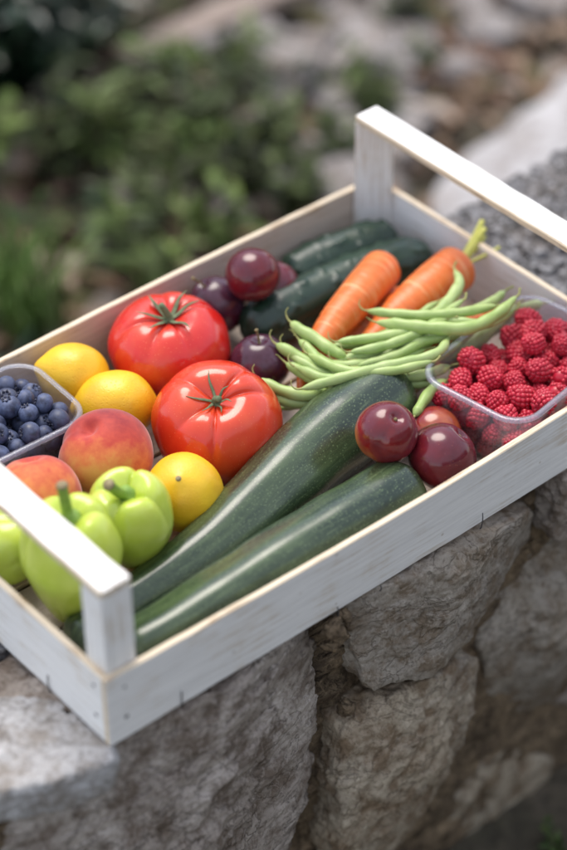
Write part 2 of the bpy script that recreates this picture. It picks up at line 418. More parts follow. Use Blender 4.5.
def mat_plastic(name, clear, gloss_r, tint):
    m = NT(name); t = m.n('ShaderNodeBsdfTransparent'); t.inputs[0].default_value = tuple(tint) + (1,)
    g = m.n('ShaderNodeBsdfGlossy'); g.inputs['Roughness'].default_value = gloss_r
    d = m.n('ShaderNodeBsdfTranslucent'); d.inputs[0].default_value = (.8, .82, .9, 1)
    d2 = m.n('ShaderNodeBsdfDiffuse'); d2.inputs[0].default_value = (.75, .77, .86, 1)
    lw = m.n('ShaderNodeLayerWeight'); fr = m.n('ShaderNodeMath', operation='POWER'); m.t.links.new(lw.outputs['Facing'], fr.inputs[0]); fr.inputs[1].default_value = 4.0; f2 = m.n('ShaderNodeMath', operation='MULTIPLY_ADD'); m.t.links.new(fr.outputs[0], f2.inputs[0]); f2.inputs[1].default_value = .75; f2.inputs[2].default_value = .05; fr = f2
    md = m.n('ShaderNodeMixShader'); md.inputs[0].default_value = .5; m.t.links.new(d.outputs[0], md.inputs[1]); m.t.links.new(d2.outputs[0], md.inputs[2])
    a = m.n('ShaderNodeMixShader'); a.inputs[0].default_value = 1 - clear; m.t.links.new(t.outputs[0], a.inputs[1]); m.t.links.new(md.outputs[0], a.inputs[2])
    b = m.n('ShaderNodeMixShader'); m.t.links.new(fr.outputs[0], b.inputs[0]); m.t.links.new(a.outputs[0], b.inputs[1]); m.t.links.new(g.outputs[0], b.inputs[2])
    nz = m.noise(m.obj(), 180, 3); bp = m.bump(nz, .12, .001); m.t.links.new(bp, g.inputs['Normal']); m.t.links.new(bp, lw.inputs['Normal'])
    m.t.links.new(b.outputs[0], m.out.inputs['Surface']); return m.m
M['plastic'] = mat_plastic('clear_punnet_plastic', .93, .06, (.97, .97, .99))
M['plastic_rim'] = mat_plastic('punnet_rim_plastic', .80, .10, (.93, .94, .98))
M['nail'] = NT('dark_steel').done((.10, .095, .10), .5, Metallic=.7)

def mat_stone(name, a, b, c3, dirt, sc=1.0, fleck=.0, bump=.6):
    m = NT(name); o = m.n('ShaderNodeNewGeometry').outputs['Position']
    big = m.noise(o, 11 * sc, 5, .6, .4); mid = m.noise(o, 48 * sc, 6, .65); fine = m.noise(o, 260 * sc, 4, .7)
    c = m.ramp(big, [(.30, a), (.50, b), (.68, c3)])
    c = m.mix(m.ramp(mid, [(.40, .75), (.54, 0)]), c, dirt)
    c = m.mix(m.ramp(mid, [(.58, 0), (.70, .55)]), c, tuple(min(.6, x * 1.5) for x in b))
    c = m.mix(m.ramp(fine, [(.33, .55), (.5, 0)]), c, tuple(x * .5 for x in dirt))
    rn = m.noise(m.scale(o, (1, 1, 1.7)), 22 * sc, 5, .55, .6); crack = m.ramp(m.math('ABSOLUTE', m.math('SUBTRACT', rn, .5)), [(.004, 1), (.016, 0)])
    vein = m.ramp(m.math('ABSOLUTE', m.math('SUBTRACT', m.noise(m.scale(o, (1.6, 1, .8)), 30 * sc, 4, .6, .8), .47)), [(.003, .22), (.02, 0)])
    c = m.mix(vein, c, tuple(min(.6, x * 1.7) for x in b))
    c = m.mix(m.math('MULTIPLY', crack, .38), c, tuple(x * .35 for x in dirt))
    if fleck:
        fl = m.voro(o, 130); c = m.mix(m.ramp(fl, [(.20, fleck), (.36, 0)]), c, (.55, .55, .57))
    h = m.math('ADD', m.math('ADD', mid, m.math('MULTIPLY', fine, .5)), m.math('MULTIPLY', crack, -.35))
    return m.done(c, .88, m.bump(h, bump, .004), Specular_IOR_Level=.3)
M['stone_a'] = mat_stone('grey_brown_limestone', (0.209, 0.173, 0.138), (0.294, 0.252, 0.216), (0.463, 0.413, 0.364), (0.108, 0.075, 0.051))
M['stone_b'] = mat_stone('pale_grey_limestone', (0.232, 0.203, 0.167), (0.309, 0.273, 0.230), (0.278, 0.232, 0.175), (0.155, 0.108, 0.066))
M['stone_c'] = mat_stone('tan_grey_limestone', (0.296, 0.232, 0.163), (0.370, 0.312, 0.235), (0.237, 0.203, 0.163), (0.148, 0.094, 0.051))
M['stone_top'] = mat_stone('pitted_grey_stone', (.13, .125, .125), (.20, .195, .20), (.17, .145, .125), (.04, .037, .035), 1.3, .5, 1.0)
M['stone_light'] = mat_stone('smooth_light_grey_stone', (.34, .33, .32), (.40, .39, .385), (.36, .345, .33), (.20, .17, .14), .8, 0, .35)
M['mortar'] = mat_stone('crumbling_brown_mortar', (0.188, 0.131, 0.081), (0.250, 0.181, 0.112), (0.138, 0.100, 0.062), (0.075, 0.050, 0.031), 1.6, 0, 1.0)
M['rock'] = mat_stone('pale_garden_rock', (.24, .22, .215), (.31, .29, .28), (.25, .22, .20), (.16, .125, .10), .8, 0, .5)
M['path'] = mat_stone('pale_worn_concrete', (.35, .335, .335), (.43, .415, .415), (.38, .36, .355), (.25, .22, .20), .5, 0, .3)
def mat_soil():
    m = NT('dark_leafy_soil'); o = m.n('ShaderNodeNewGeometry').outputs['Position']; n = m.noise(o, 7, 6, .65); f = m.noise(o, 70, 4, .7)
    c = m.ramp(n, [(.3, (.035, .035, .018)), (.5, (.085, .068, .045)), (.7, (.15, .12, .09))])
    c = m.mix(m.ramp(f, [(.35, .8), (.6, 0)]), c, (.03, .025, .016))
    return m.done(c, .95, m.bump(f, .8, .01))
M['soil'] = mat_soil()
def mat_vcol(name, rough=.6, trans=.25, spec=.4):
    m = NT(name); c = m.attr('Col', False); b = m.b; m.put(b.inputs['Base Color'], c); b.inputs['Roughness'].default_value = rough; b.inputs['Specular IOR Level'].default_value = spec
    t = m.n('ShaderNodeBsdfTranslucent'); m.put(t.inputs[0], c)
    x = m.n('ShaderNodeMixShader'); x.inputs[0].default_value = trans
    m.t.links.new(b.outputs[0], x.inputs[1]); m.t.links.new(t.outputs[0], x.inputs[2]); m.t.links.new(x.outputs[0], m.out.inputs['Surface']); return m.m
M['leaf'] = mat_vcol('leaf_green'); M['leaf_gloss'] = mat_vcol('glossy_dark_leaf', .28, .12, .6); M['litter'] = mat_vcol('dry_leaf', .8, .15, .2)
M['twig'] = mat_leafy('brown_twig', (.06, .045, .03), (.13, .10, .07), .85, 120)
M['plank'] = paint(0, 'weathered_plank', (.26, .20, .165), (.17, .115, .085), .6, .7)

# ------------------------------------------------------------------ ground and path
GZ = -38.0
def ground():
    xs = np.unique(np.r_[np.linspace(-6000, -100, 12), np.linspace(-100, 260, 150), np.linspace(260, 6000, 14)])
    ys = np.unique(np.r_[np.linspace(-6000, -80, 12), np.linspace(-80, 260, 140), np.linspace(260, 6000, 14)])
    X, Y = np.meshgrid(xs, ys); p = np.stack([X.ravel(), Y.ravel(), np.zeros(X.size)], 1)
    p[:, 2] = GZ + 2.0 * fbm(p * .035, 3) + .7 * fbm(p * .16, 3)
    o = link('ground', mesh_data('ground', p, grid_faces(len(xs), len(ys), False), M['soil'])); tag(o, None, kind='structure')
ground()
def path():
    # worn pale path beyond the wall: irregular sheet with a rounded, broken edge
    edge = [(88.5, 56), (90.5, 66), (95, 71), (104, 71.5), (112, 73.5), (119, 76), (128, 77), (145, 81), (190, 92), (260, 104), (300, 60), (300, -40), (190, 10), (110, 32), (91, 42)]
    c = catmull(edge + [edge[0]], 160)[:-1, :2]; ctr = np.array([150., 55.]); V = []; nr = 40
    for k in range(nr + 1):
        t = k / nr; q = ctr + (c - ctr) * t
        z = GZ + 3.2 + .7 * fbm(np.c_[q * .08, np.zeros(len(q))], 3) + .25 * fbm(np.c_[q * .4, np.ones(len(q))], 3)
        if k == nr: z -= 6
        q = q + (1.6 * np.stack([pnoise(np.c_[q * .15, np.full(len(q), 5.)]), pnoise(np.c_[q * .15, np.full(len(q), 9.)])], 1) if k >= nr - 1 else 0)
        V.append(np.c_[q, z])
    o = link('path', mesh_data('path', np.concatenate(V), grid_faces(len(c), nr + 1), M['path'])); tag(o, None, kind='structure')
path()

# ------------------------------------------------------------------ the dry-stone wall
wall = thing('stone_wall', 'low wall of rough grey limestone blocks and crumbling mortar carrying the white crate', 'stone wall', (20, 10, GZ))
def wall_part(name, v, f, m, label=None):
    v = np.array(v, float); under = (v[:, 0] > -.5) & (v[:, 0] < 50.6) & (v[:, 1] > -.9) & (v[:, 1] < 31)
    v[under, 2] = np.minimum(v[under, 2], -.03)           # nothing pokes up through the crate's base
    c = np.array([20, 10, GZ]); o = link(name, mesh_data(name, v - c, f, m), wall)
    if label: o['label'] = label
    return o
def face_stone(poly, y0, y1, mat, res=44, tilt=None, label=None, **k):
    poly = np.array(poly, float); c2 = poly.mean(0); c = (c2[0], y0 + min(4.0, (y1 - y0) / 2), c2[1])
    half = (np.ptp(poly[:, 0]) / 2, min(4.0, (y1 - y0) / 2), np.ptp(poly[:, 1]) / 2)
    gg = np.random.default_rng(k.get('seed', 0) + 400); tilt = list(tilt or [])
    for _ in range(7):                                                     # hammer-broken facets
        n = np.array([gg.uniform(-.3, .3), -1.0, gg.uniform(-.3, .3)]); pt = (c[0], y0 - gg.uniform(-.15, .35), c[2])
        tilt.append((n, pt))
    v, f = polytope(c, prism_planes(poly, 1, y0, y1, c, tilt), half, res, **k)
    return wall_part('stone', v, f, M[mat], label)
# core
v, f = polytope((20, 15, -21), [((1, 0, 0), 75), ((-1, 0, 0), 75), ((0, 1, 0), 13.3), ((0, -1, 0), 13.0), ((0, 0, 1), 19.0), ((0, 0, -1), 22)], (75, 13.4, 20), 110, 60, .5, .35, .6, .35, 1, pits=.6)
wall_part('mortar', v, f, M['mortar'], 'crumbling brown mortar between the blocks')
# big lower-left block: its top shows left of the crate, its broken face below the crate's near corner
face_stone([(-15, -.3), (-3, -.2), (10, -.35), (17.6, -1.6), (18.6, -6), (17.9, -15.5), (15, -23), (5, -27), (-15, -26)], -2.4, 11.5, 'stone_a', 150,
           tilt=[((-.62, -.80, .12), (-3.2, -.6, 0)), ((.1, -.72, .70), (6, -1.3, -.8)), ((.55, -.8, -.1), (14, -2.2, -8)), ((-.2, -.9, -.42), (4, -2.4, -13))],
           amp=.30, freq=.17, ridge=.30, fine=.15, seed=2, p=46, ledge=.5, squash=(1, 1, 1.4))
face_stone([(20.2, -.35), (29, -.5), (38.6, -2.6), (39.6, -6.3), (31.4, -11.3), (21.9, -9.7), (20.6, -4)], -2.0, 8, 'stone_b', 100,
           tilt=[((.25, -.93, -.2), (33, -1.9, -7)), ((-.75, -.62, 0), (20.9, -.9, -5)), ((.0, -.75, .66), (28, -1.2, -.9))],
           amp=.2, freq=.2, ridge=.14, fine=.10, seed=5, p=50, ledge=.3)
face_stone([(21.6, -11.6), (31.2, -12.4), (33.2, -14.9), (33.1, -21.2), (30.1, -23.9), (24.9, -29.5), (18.6, -27), (18.9, -17.6), (19.8, -13)], -2.6, 8, 'stone_c', 80,
           tilt=[((.75, -.62, -.2), (31, -2.2, -18)), ((-.35, -.9, .2), (21.5, -2.1, -19)), ((.1, -.75, .66), (26, -2.0, -12.6))],
           amp=.3, freq=.2, ridge=.2, fine=.13, seed=9, p=46, ledge=.4)
face_stone([(34.7, -12.8), (37.2, -9.0), (45, -8.2), (50, -10), (51, -24), (43.9, -28), (37.1, -26.5), (35.6, -18.5)], -.6, 8, 'stone_b', 70,
           tilt=[((-.7, -.7, 0), (35.8, .2, -17))], amp=.3, freq=.2, ridge=.2, fine=.12, ledge=.35, seed=13, p=36)
face_stone([(40.4, -.5), (52, -.6), (55, -4), (52, -8.6), (46, -7.4), (40.6, -7.6)], -1.7, 8, 'stone_a', 60, amp=.35, freq=.2, ridge=.45, fine=.15, seed=15, p=36)
for k, (poly, y0, mt) in enumerate([
        ([(27.5, -29.8), (33.8, -24.8), (36.5, -27.4), (44, -29.2), (45, -39), (30, -40)], 1.7, 'stone_c'),
        ([(45, -29), (52, -25.6), (60, -26), (60, -40), (46, -40)], .6, 'stone_a'),
        ([(5, -28), (15.5, -24), (18, -28.4), (26, -30.6), (27.5, -40), (3, -40)], -.8, 'stone_b'),
        ([(-16, -27), (4, -28), (2, -40), (-16, -40)], -1.0, 'stone_c'),
        ([(-40, -.5), (-16, -.6), (-16, -18), (-40, -16)], -.5, 'stone_b'),
        ([(-40, -17), (-16.6, -19), (-17, -40), (-40, -40)], -1.0, 'stone_a'),
        ([(52.5, -9.2), (56, -5), (72, -1), (74, -22), (60, -25), (52, -24)], -1.5, 'stone_c'),
        ([(61, -26), (75, -23), (92, -20), (92, -40), (61, -40)], -1, 'stone_b')]):
    face_stone(poly, y0, 9, mt, 44, amp=.45, freq=.2, ridge=.5, fine=.15, seed=20 + k, p=34)
# top stones: flat blocks under and beside the crate
def top_stone(poly, z1, mat, res=60, th=5, **k):
    poly = np.array(poly, float); c2 = poly.mean(0); c = (c2[0], c2[1], z1 - th / 2)
    v, f = polytope(c, prism_planes(poly, 2, z1 - th, z1, c), (np.ptp(poly[:, 0]) / 2, np.ptp(poly[:, 1]) / 2, th / 2), res, **k)
    return wall_part('stone', v, f, M[mat])
top_stone([(-26, 12), (2, 11.8), (6, 20), (3, 29), (-26, 28.5)], -.45, 'stone_top', 80, amp=.12, freq=.3, fine=.22, seed=41, p=50, pits=.25)
top_stone([(2.6, 12), (26, 10.5), (27, 28.8), (6.8, 29), (6.6, 20)], -.6, 'stone_light', 36, amp=.1, freq=.2, fine=.08, seed=43, p=50)
top_stone([(27, 9.5), (46, 9), (47, 28.8), (27.6, 28.8)], -.6, 'stone_light', 36, amp=.1, freq=.2, fine=.08, seed=44, p=50)
top_stone([(46.8, 9.4), (57, 8.5), (66, 11), (73, 20), (76, 28.6), (66, 29.2), (57.5, 28.6), (47.4, 28)], .35, 'stone_top', 130, 6, amp=.45, freq=.22, fine=.42, seed=46, p=40, pits=.75)
top_stone([(55, -1), (80, -1), (80, 19), (73.5, 19), (66, 10.4), (56, 8)], 0, 'stone_top', 60, amp=.4, freq=.22, fine=.35, seed=48, p=40, pits=.5)
top_stone([(-1.2, -1.3), (.8, -.4), (.5, 5.5), (-2.4, 8.8), (-9, 9.2), (-13, 4.5), (-7.5, 1.2), (-4, -.4)], .05, 'stone_light', 70, 3.2, amp=.2, freq=.35, fine=.13, seed=52, p=9, ledge=.10)
# bits of rubble wedged beside the dark joint under the crate
for k, (x, y, z, r) in enumerate([(18.6, -.3, -1.2, .8), (19.2, .1, -2.6, .7), (18.5, -.1, -3.0, .5), (19.6, -.2, -.9, .5), (17.9, -.8, -.8, .5), (20.2, .2, -10.6, .6)]):
    rr = np.random.default_rng(90 + k); pl = [(n, r * rr.uniform(.6, 1.0)) for n in unit(11, rr)] + [((1, 0, 0), r), ((-1, 0, 0), r), ((0, 0, 1), r), ((0, 0, -1), r), ((0, -1, 0), r), ((0, 1, 0), r)]
    v, f = polytope((x, y, z), pl, (1, 1, 1), 12, 24, .12, 1.0, .1, .06, k)
    wall_part('rubble', v, f, M['mortar'])

# ------------------------------------------------------------------ the white wooden crate
LX, WY, HZ = 50.0, 30.456, 5.93
BT = 0.5                                         # board thickness
crate = thing('wooden_crate', 'long low white painted wooden crate with a handle at each end, full of produce', 'crate', (25, 15.2, 0))
CO = np.array([25, 15.2, 0])
def board(name, x, y, z, mats, n=40, ch=.07, bow=None, wav=.05, seed=0, parent=None, label=None):
    """a board whose edges are chamfered and slightly uneven; slots: outer side, inner side, worn edges"""
    lo = np.array([x[0], y[0], z[0]]); hi = np.array([x[1], y[1], z[1]]); d = hi - lo; ax = int(np.argmax(d)); o = [i for i in range(3) if i != ax]
    thin, wide = (o[0], o[1]) if d[o[0]] < d[o[1]] else (o[1], o[0])
    a, b = d[thin] / 2, d[wide] / 2
    sec = [(-a, -b + ch), (-a, b - ch), (-a + ch, b), (a - ch, b), (a, b - ch), (a, -b + ch), (a - ch, -b), (-a + ch, -b)]
    smat = [0, 2, 2, 2, 1, 2, 2, 2]
    st = [0.0] + list(np.linspace(ch, d[ax] - ch, n)) + [d[ax]]; V = []; c = (lo + hi) / 2
    for k, s in enumerate(st):
        kk = 1 - (ch / min(a, b) * .6 if k in (0, len(st) - 1) else 0)
        for (p, q) in sec:
            w = np.zeros(3); w[ax] = lo[ax] + s; w[thin] = c[thin] + p * kk; w[wide] = c[wide] + q * (1 - (ch / b if kk < 1 else 0)); V.append(w)
    V = np.array(V); e = np.zeros_like(V)
    w1 = fbm(np.c_[V[:, ax] * .25, np.sign(V[:, wide] - c[wide]) * 5, np.full(len(V), seed * 7.)], 4) * wav
    V[:, wide] += w1 * np.abs(V[:, wide] - c[wide]) / b
    V[:, thin] += fbm(np.c_[V[:, ax] * .12, V[:, wide] * .1, np.full(len(V), seed * 3. + 1)], 2) * wav * .6
    if bow: V = bow(V)
    f = []; mi = []
    for k in range(len(st) - 1):
        for i in range(8):
            f.append((k * 8 + i, k * 8 + (i + 1) % 8, (k + 1) * 8 + (i + 1) % 8, (k + 1) * 8 + i)); mi.append(smat[i])
    f.append(tuple(range(8))[::-1]); f.append(tuple(range(len(V) - 8, len(V)))); mi += [2, 2]
    # keep outward winding
    me = mesh_data(name, V - CO, f, [M[m] for m in mats], mi, smooth=False)
    import bmesh
    bm = bmesh.new(); bm.from_mesh(me); bmesh.ops.recalc_face_normals(bm, faces=bm.faces); bm.to_mesh(me); bm.free()
    o = link(name, me, parent or crate)
    if label: o['label'] = label
    return o
def bow_y(sgn, amt):
    def g(V):
        s = np.sin(np.clip(V[:, 0] / LX, 0, 1) * math.pi) ** 1.0; V[:, 1] += sgn * amt * s * (.35 + .65 * np.clip(V[:, 2] / HZ, 0, 1)); return V
    return g
board('side_board', (0, LX), (0, BT), (.0, HZ), ('paint_x', 'bare_x', 'edge_x'), 70, bow=bow_y(-1, .55), seed=1, label='near long side board, bowed slightly outward')
board('side_board', (0, LX), (WY - BT, WY), (.0, HZ), ('bare_x', 'paint_x', 'edge_x'), 70, bow=bow_y(1, .35), seed=2, label='far long side board, its inside face barely painted')
board('end_board', (0.02, BT + .02), (BT + .03, WY - BT - .03), (.03, HZ - .03), ('paint_y', 'paint_y', 'edge_y'), 40, seed=3)
board('end_board', (LX - BT - .02, LX - .02), (BT + .03, WY - BT - .03), (.03, HZ - .03), ('paint_y', 'paint_y', 'edge_y'), 40, seed=4)
HB, BW, PL = 12.835, 2.342, 2.3
board('handle_beam', (BT + .02, BT + BW), (BT + .03, WY - BT - .03), (HB - .62, HB), ('paint_y', 'paint_y', 'edge_y'), 50, .10, seed=5, wav=.07, label='near handle beam')
board('handle_beam', (LX - BT - BW, LX - BT - .02), (BT + .03, WY - BT - .03), (HB - .62, HB), ('paint_y', 'paint_y', 'edge_y'), 50, .10, seed=6, wav=.07, label='far handle beam')
def post(x0, y0, sx, sy):
    """triangular corner post: right angle in the crate's corner, sloping face inward"""
    a, b, r = PL, PL * .92, .12; tri = [(0, 0), (a, 0), (a, r), (r, b), (0, b)]; V = []
    zs = [.6, .8] + list(np.linspace(1.2, HB - 1.0, 12)) + [HB - .635]
    for z in zs:
        for (p, q) in tri: V.append((x0 + sx * p, y0 + sy * q, z))
    V = np.array(V); n = len(tri); f = []
    V[:, :2] += .03 * np.stack([pnoise(V * .6 + 3), pnoise(V * .6 + 8)], 1)
    for k in range(len(zs) - 1):
        for i in range(n): f.append((k * n + i, k * n + (i + 1) % n, (k + 1) * n + (i + 1) % n, (k + 1) * n + i))
    f.append(tuple(range(n))); f.append(tuple(range(len(V) - n, len(V))))
    me = mesh_data('corner_post', V - CO, f, [M['paint_z']], smooth=False)
    import bmesh
    bm = bmesh.new(); bm.from_mesh(me); bmesh.ops.recalc_face_normals(bm, faces=bm.faces)
    bmesh.ops.bevel(bm, geom=[e for e in bm.edges if abs(e.verts[0].co.z - e.verts[1].co.z) > .001 and e.calc_face_angle(0) > .6], offset=.0006, segments=2, affect='EDGES')
    bm.to_mesh(me); bm.free(); link('corner_post', me, crate)
for sx, sy in ((1, 1), (1, -1), (-1, 1), (-1, -1)):
    post(BT + .03 if sx > 0 else LX - BT - .03, BT + .03 if sy > 0 else WY - BT - .03, sx, sy)
for k in range(6):
    y0 = .7 + k * 4.87
    board('base_slat', (BT + .05, LX - BT - .05), (y0, y0 + 4.5), (.08, .48), ('bare_x', 'bare_x', 'edge_x'), 12, seed=10 + k)
def nail_at(p, n, r=.19):
    n = Vector(n); v, f, _ = tube([(0, 0, -.1), (0, 0, .035)], table([0, .7, 1], [r, r, r * .55]), 5, 10)
    link('nail', mesh_data('nail', v, f, M['nail']), crate, np.array(p) - CO, axis_rot(n))
for z in (4.6, 1.9): nail_at((1.4, -.03, z), (0, -1, 0)); nail_at((.0, 1.35, z), (-1, 0, 0), .15)
for z in (4.4, 1.8): nail_at((LX - 1.3, -.03, z), (0, -1, 0))
for y in (1.4, WY - 1.5): nail_at((BT + 1.2, y, HB), (0, 0, 1), .1); nail_at((LX - BT - 1.2, y, HB), (0, 0, 1), .1)
def staple_at(p, d, up, w=.05, h=1.25):
    """thin wire staple driven through the board's lower edge, standing slightly proud"""
    p = np.array(p, float); d = np.array(d, float); u = np.array(up, float)
    v, f, _ = tube([p - u * .15, p + d * .10 + u * .05, p + d * .12 + u * h * .6, p + d * .03 + u * h], table([0, 1], [w, w * .8]), 12, 6)
    link('staple', mesh_data('staple', v - CO, f, M['nail']), crate)
staple_at((5.6, -.08, .05), (0, -1, 0), (0.08, 0, 1)); staple_at((18.7, -.5, .05), (0, -1, 0), (-.05, 0, 1), h=.8)
staple_at((32.0, -.5, .05), (0, -1, 0), (.1, 0, 1)); staple_at((0.0, 6.4, .1), (-1, 0, 0), (0, .1, 1), h=1.3)
staple_at((22.6, -.45, -.1), (0, -1, 0), (.05, 0, 1), h=.4)

# ------------------------------------------------------------------ tomatoes
VIEW = Vector((-.49, -.59, .64))
def tomato(loc, d, spin, a, b, mat, label, sepals, seed, curl, stem, lob=6, sw=1.0):
    t = thing('tomato', label, 'tomato', loc, axis_rot(d, spin))
    v, f = fruit(a, b, .82, (1.05, 1.45), (.5, 1.3), lob, .030, 2.0, .95, lump=.06, seed=seed, nu=160, nv=90, uneven=.28)
    link('body', mesh_data('tomato_body', v, f, M[mat]), t)
    zt = b - 1.08
    cal = link('calyx', None, t) if False else None
    parts = []
    rr = np.random.default_rng(seed)
    for k in range(sepals):
        an = k * 2 * math.pi / sepals + rr.uniform(-.25, .25); L = rr.uniform(*curl[0]); c, s = math.cos(an), math.sin(an); lift = rr.uniform(*curl[1])
        pts = [(0, 0, zt + .12), (c * L * .3, s * L * .3, zt + .38 + lift * .25), (c * L * .65 - s * .12, s * L * .65 + c * .12, zt + .86 + lift * .6), (c * L, s * L, zt + 1.05 + lift)]
        vv, ff, _ = tube(pts, table([0, .15, .4, .8, 1], [.10, .24 * sw, .24 * sw, .12 * sw, .02]), 14, 8, flat=.25); parts.append((vv, ff))
    v, f = merge(parts); cx = link('calyx', mesh_data('calyx', v, f, M['calyx']), t)
    v, f, _ = tube([(0, 0, zt - .1), (.05, .02, zt + .4), (stem[0], stem[1], zt + stem[2])], table([0, .3, .8, 1], [.42, .26, .24, .2]), 10, 10)
    link('stem', mesh_data('tomato_stem', v, f, M['calyx']), cx)
    return t
tomato((25.0, 25.35, 4.15), (-.03, -.03, 1), .5, 4.50, 3.7, 'tomato_red', 'deep red ribbed tomato with green star calyx, by the far long board', 6, 3, ((2.2, 3.2), (-.1, .25)), (-.1, .5, 1.5), 6, .8)
tomato((22.1, 16.4, 4.25), (-.22, -.30, 1), 1.2, 4.62, 3.9, 'tomato_orange', 'orange red ribbed tomato with dried stub calyx, in the middle above the zucchini', 6, 8, ((.9, 2.3), (-.45, -.1)), (-.25, -.2, .85), 5, .45)

# ------------------------------------------------------------------ lemons
def lemon(loc, d, spin, a, b, seed, label, stalk=False):
    t = thing('lemon', label, 'lemon', loc, axis_rot(d, spin))
    v, f = fruit(a, b, .92, nip=(.42, .75), nipb=(.18, .6), lump=.035, seed=seed, nu=72, nv=56)
    link('body', mesh_data('lemon_body', v, f, M['lemon']), t)
    z = (b + .36) if not stalk else -(b + .10)
    v, f, _ = tube([(0, 0, z - .1 if not stalk else z + .12), (.02, 0, z + .06 if not stalk else z - .10)], table([0, 1], [.24 if stalk else .12, .2 if stalk else .08]), 5, 10)
    link('stem_scar', mesh_data('stem_scar', v, f, M['stem_cut']), t)
lemon((17.6, 27.2, 4.3), (-.72, .55, .35), .3, 2.42, 2.6, 1, 'lemon against the far long board, touching the rim of the blueberry tub')
lemon((18.1, 22.9, 4.0), (-.80, .58, -.05), 1.0, 2.55, 2.85, 2, 'lemon lying between the deep red tomato and the upper peach')
lemon((15.9, 12.3, 4.0), (.35, .30, -.80), 3.4, 2.72, 2.8, 3, 'lemon with its stem scar up, between orange red tomato and green pepper', stalk=True)

# ------------------------------------------------------------------ peaches
def peach(loc, d, spin, r, seed, label):
    v, f = fruit(r, r * .94, .96, (.7, .7), (.05, .6), cleft=.085, lump=.03, seed=seed, nu=110, nv=64)
    o = link('peach', mesh_data('peach', v, f, M['peach']), None, loc, axis_rot(d, spin)); tag(o, label, 'peach')
peach((13.9, 18.45, 4.5), (-.35, .15, .95), 2.3, 3.35, 1, 'fuzzy red and orange peach between lemon and blueberry tub, fully in view')
peach((7.4, 17.6, 4.9), (.2, .5, .9), 2.5, 3.1, 4, 'dusky red peach with a yellow patch, half hidden by the near handle')

# ------------------------------------------------------------------ peppers
def pepper(loc, d, spin, a, b, seed, label, stem, taper=.35, lobes=4, g=.065):
    t = thing('bell_pepper', label, 'pepper', loc, axis_rot(d, spin))
    v, f = fruit(a, b, .66, (1.5, a * .42), (.7, a * .4), lobes, g, 2.2, .35, lump=.06, seed=seed, nu=140, nv=90, taper=taper, uneven=.12)
    link('body', mesh_data('pepper_body', v, f, M['pepper']), t)
    z0 = b - 1.5
    v, f, _ = tube([(0, 0, z0 - .15), (0, 0, z0 + .3), (stem[0] * .4, stem[1] * .4, z0 + .9), (stem[0], stem[1], z0 + stem[2])], table([0, .12, .3, .85, 1], [1.0, .72, .36, .34, .40]), 18, 14,
                   section=lambda th, s, l: 1 + .08 * np.cos(5 * th))
    st = link('stem', mesh_data('pepper_stem', v, f, M['pepper_stem']), t)
    e = np.array([stem[0], stem[1], z0 + stem[2]]); dd = e - np.array([stem[0] * .4, stem[1] * .4, z0 + .9]); dd /= np.linalg.norm(dd)
    v, f, _ = tube([e - dd * .06, e + dd * .10], table([0, 1], [.43, .36]), 4, 14); link('stem_cut', mesh_data('stem_cut', v, f, M['stem_cut']), st)
pepper((10.6, 11.4, 5.2), (-.12, -.05, 1), .6, 3.05, 3.9, 3, 'pale green pepper squeezed between lemon, peach and the zucchini', (-1.1, .55, 2.3), .2)
pepper((5.25, 10.6, 5.3), (.06, .03, 1), 1.9, 3.40, 5.0, 6, 'tallest pale green pepper, standing behind the near handle with its stem upright', (.35, .25, 2.9), .38)
pepper((3.3, 16.2, 3.7), (.75, -.55, .35), 1.1, 2.6, 3.0, 9, 'pale green pepper on its side under the near handle, cut off by the photo edge', (.1, .1, 1.6), .25)

# ------------------------------------------------------------------ plums
def plum(loc, d, spin, a, b, mat, seed, label, stem=None):
    t = thing('plum', label, 'plum', loc, axis_rot(d, spin))
    v, f = fruit(a, b, .97, (.42, .45), (.05, .5), cleft=.05, lump=.02, seed=seed, nu=80, nv=50)
    link('body', mesh_data('plum_body', v, f, M[mat]), t)
    z0 = b - .45
    if stem: v, f, _ = tube([(0, 0, z0), (stem[0] * .3, stem[1] * .3, z0 + stem[2] * .5), (stem[0], stem[1], z0 + stem[2])], table([0, .15, .8, 1], [.16, .09, .09, .15]), 12, 8)
    else: v, f, _ = tube([(0, 0, z0), (0, 0, z0 + .16)], table([0, 1], [.17, .12]), 5, 8)
    link('stem', mesh_data('plum_stem', v, f, M['dry_stem']), t)
plum((33.0, 25.4, 7.0), (.5, .6, .5), .4, 2.10, 2.0, 'plum_red', 1, 'red purple plum on top, against the far board left of the cucumbers')
plum((35.7, 26.2, 4.1), (.7, .3, .6), 2.4, 2.0, 2.0, 'plum_red', 2, 'plum mostly hidden under the topmost plum beside the cucumber end')
plum((31.3, 27.6, 3.7), (-.35, .35, .9), 1.0, 2.12, 2.3, 'plum_dark', 3, 'dark violet plum with upright stem between deep red tomato and far board', (-.55, .25, 1.5))
plum((29.1, 19.9, 3.9), (.05, .1, 1), 2.0, 2.25, 2.1, 'plum_dark', 4, 'purple plum with short stem between the two tomatoes and the bean tips', (.15, .1, 1.25))
plum((28.5, 5.6, 6.75), (.06, -.42, .88), 3.6, 2.18, 2.12, 'plum_flame', 5, 'red plum flushed yellow, its stem dimple up, perched on the two zucchini')
plum((31.5, 3.05, 4.5), (.55, -.2, .7), 1.0, 2.42, 2.3, 'plum_red', 6, 'large dark red plum against the near board beside the raspberry tub')
plum((33.9, 6.4, 3.0), (-.3, .9, -.25), 2.0, 2.05, 2.0, 'plum_flame', 7, 'orange topped plum tucked behind the large dark red plum')

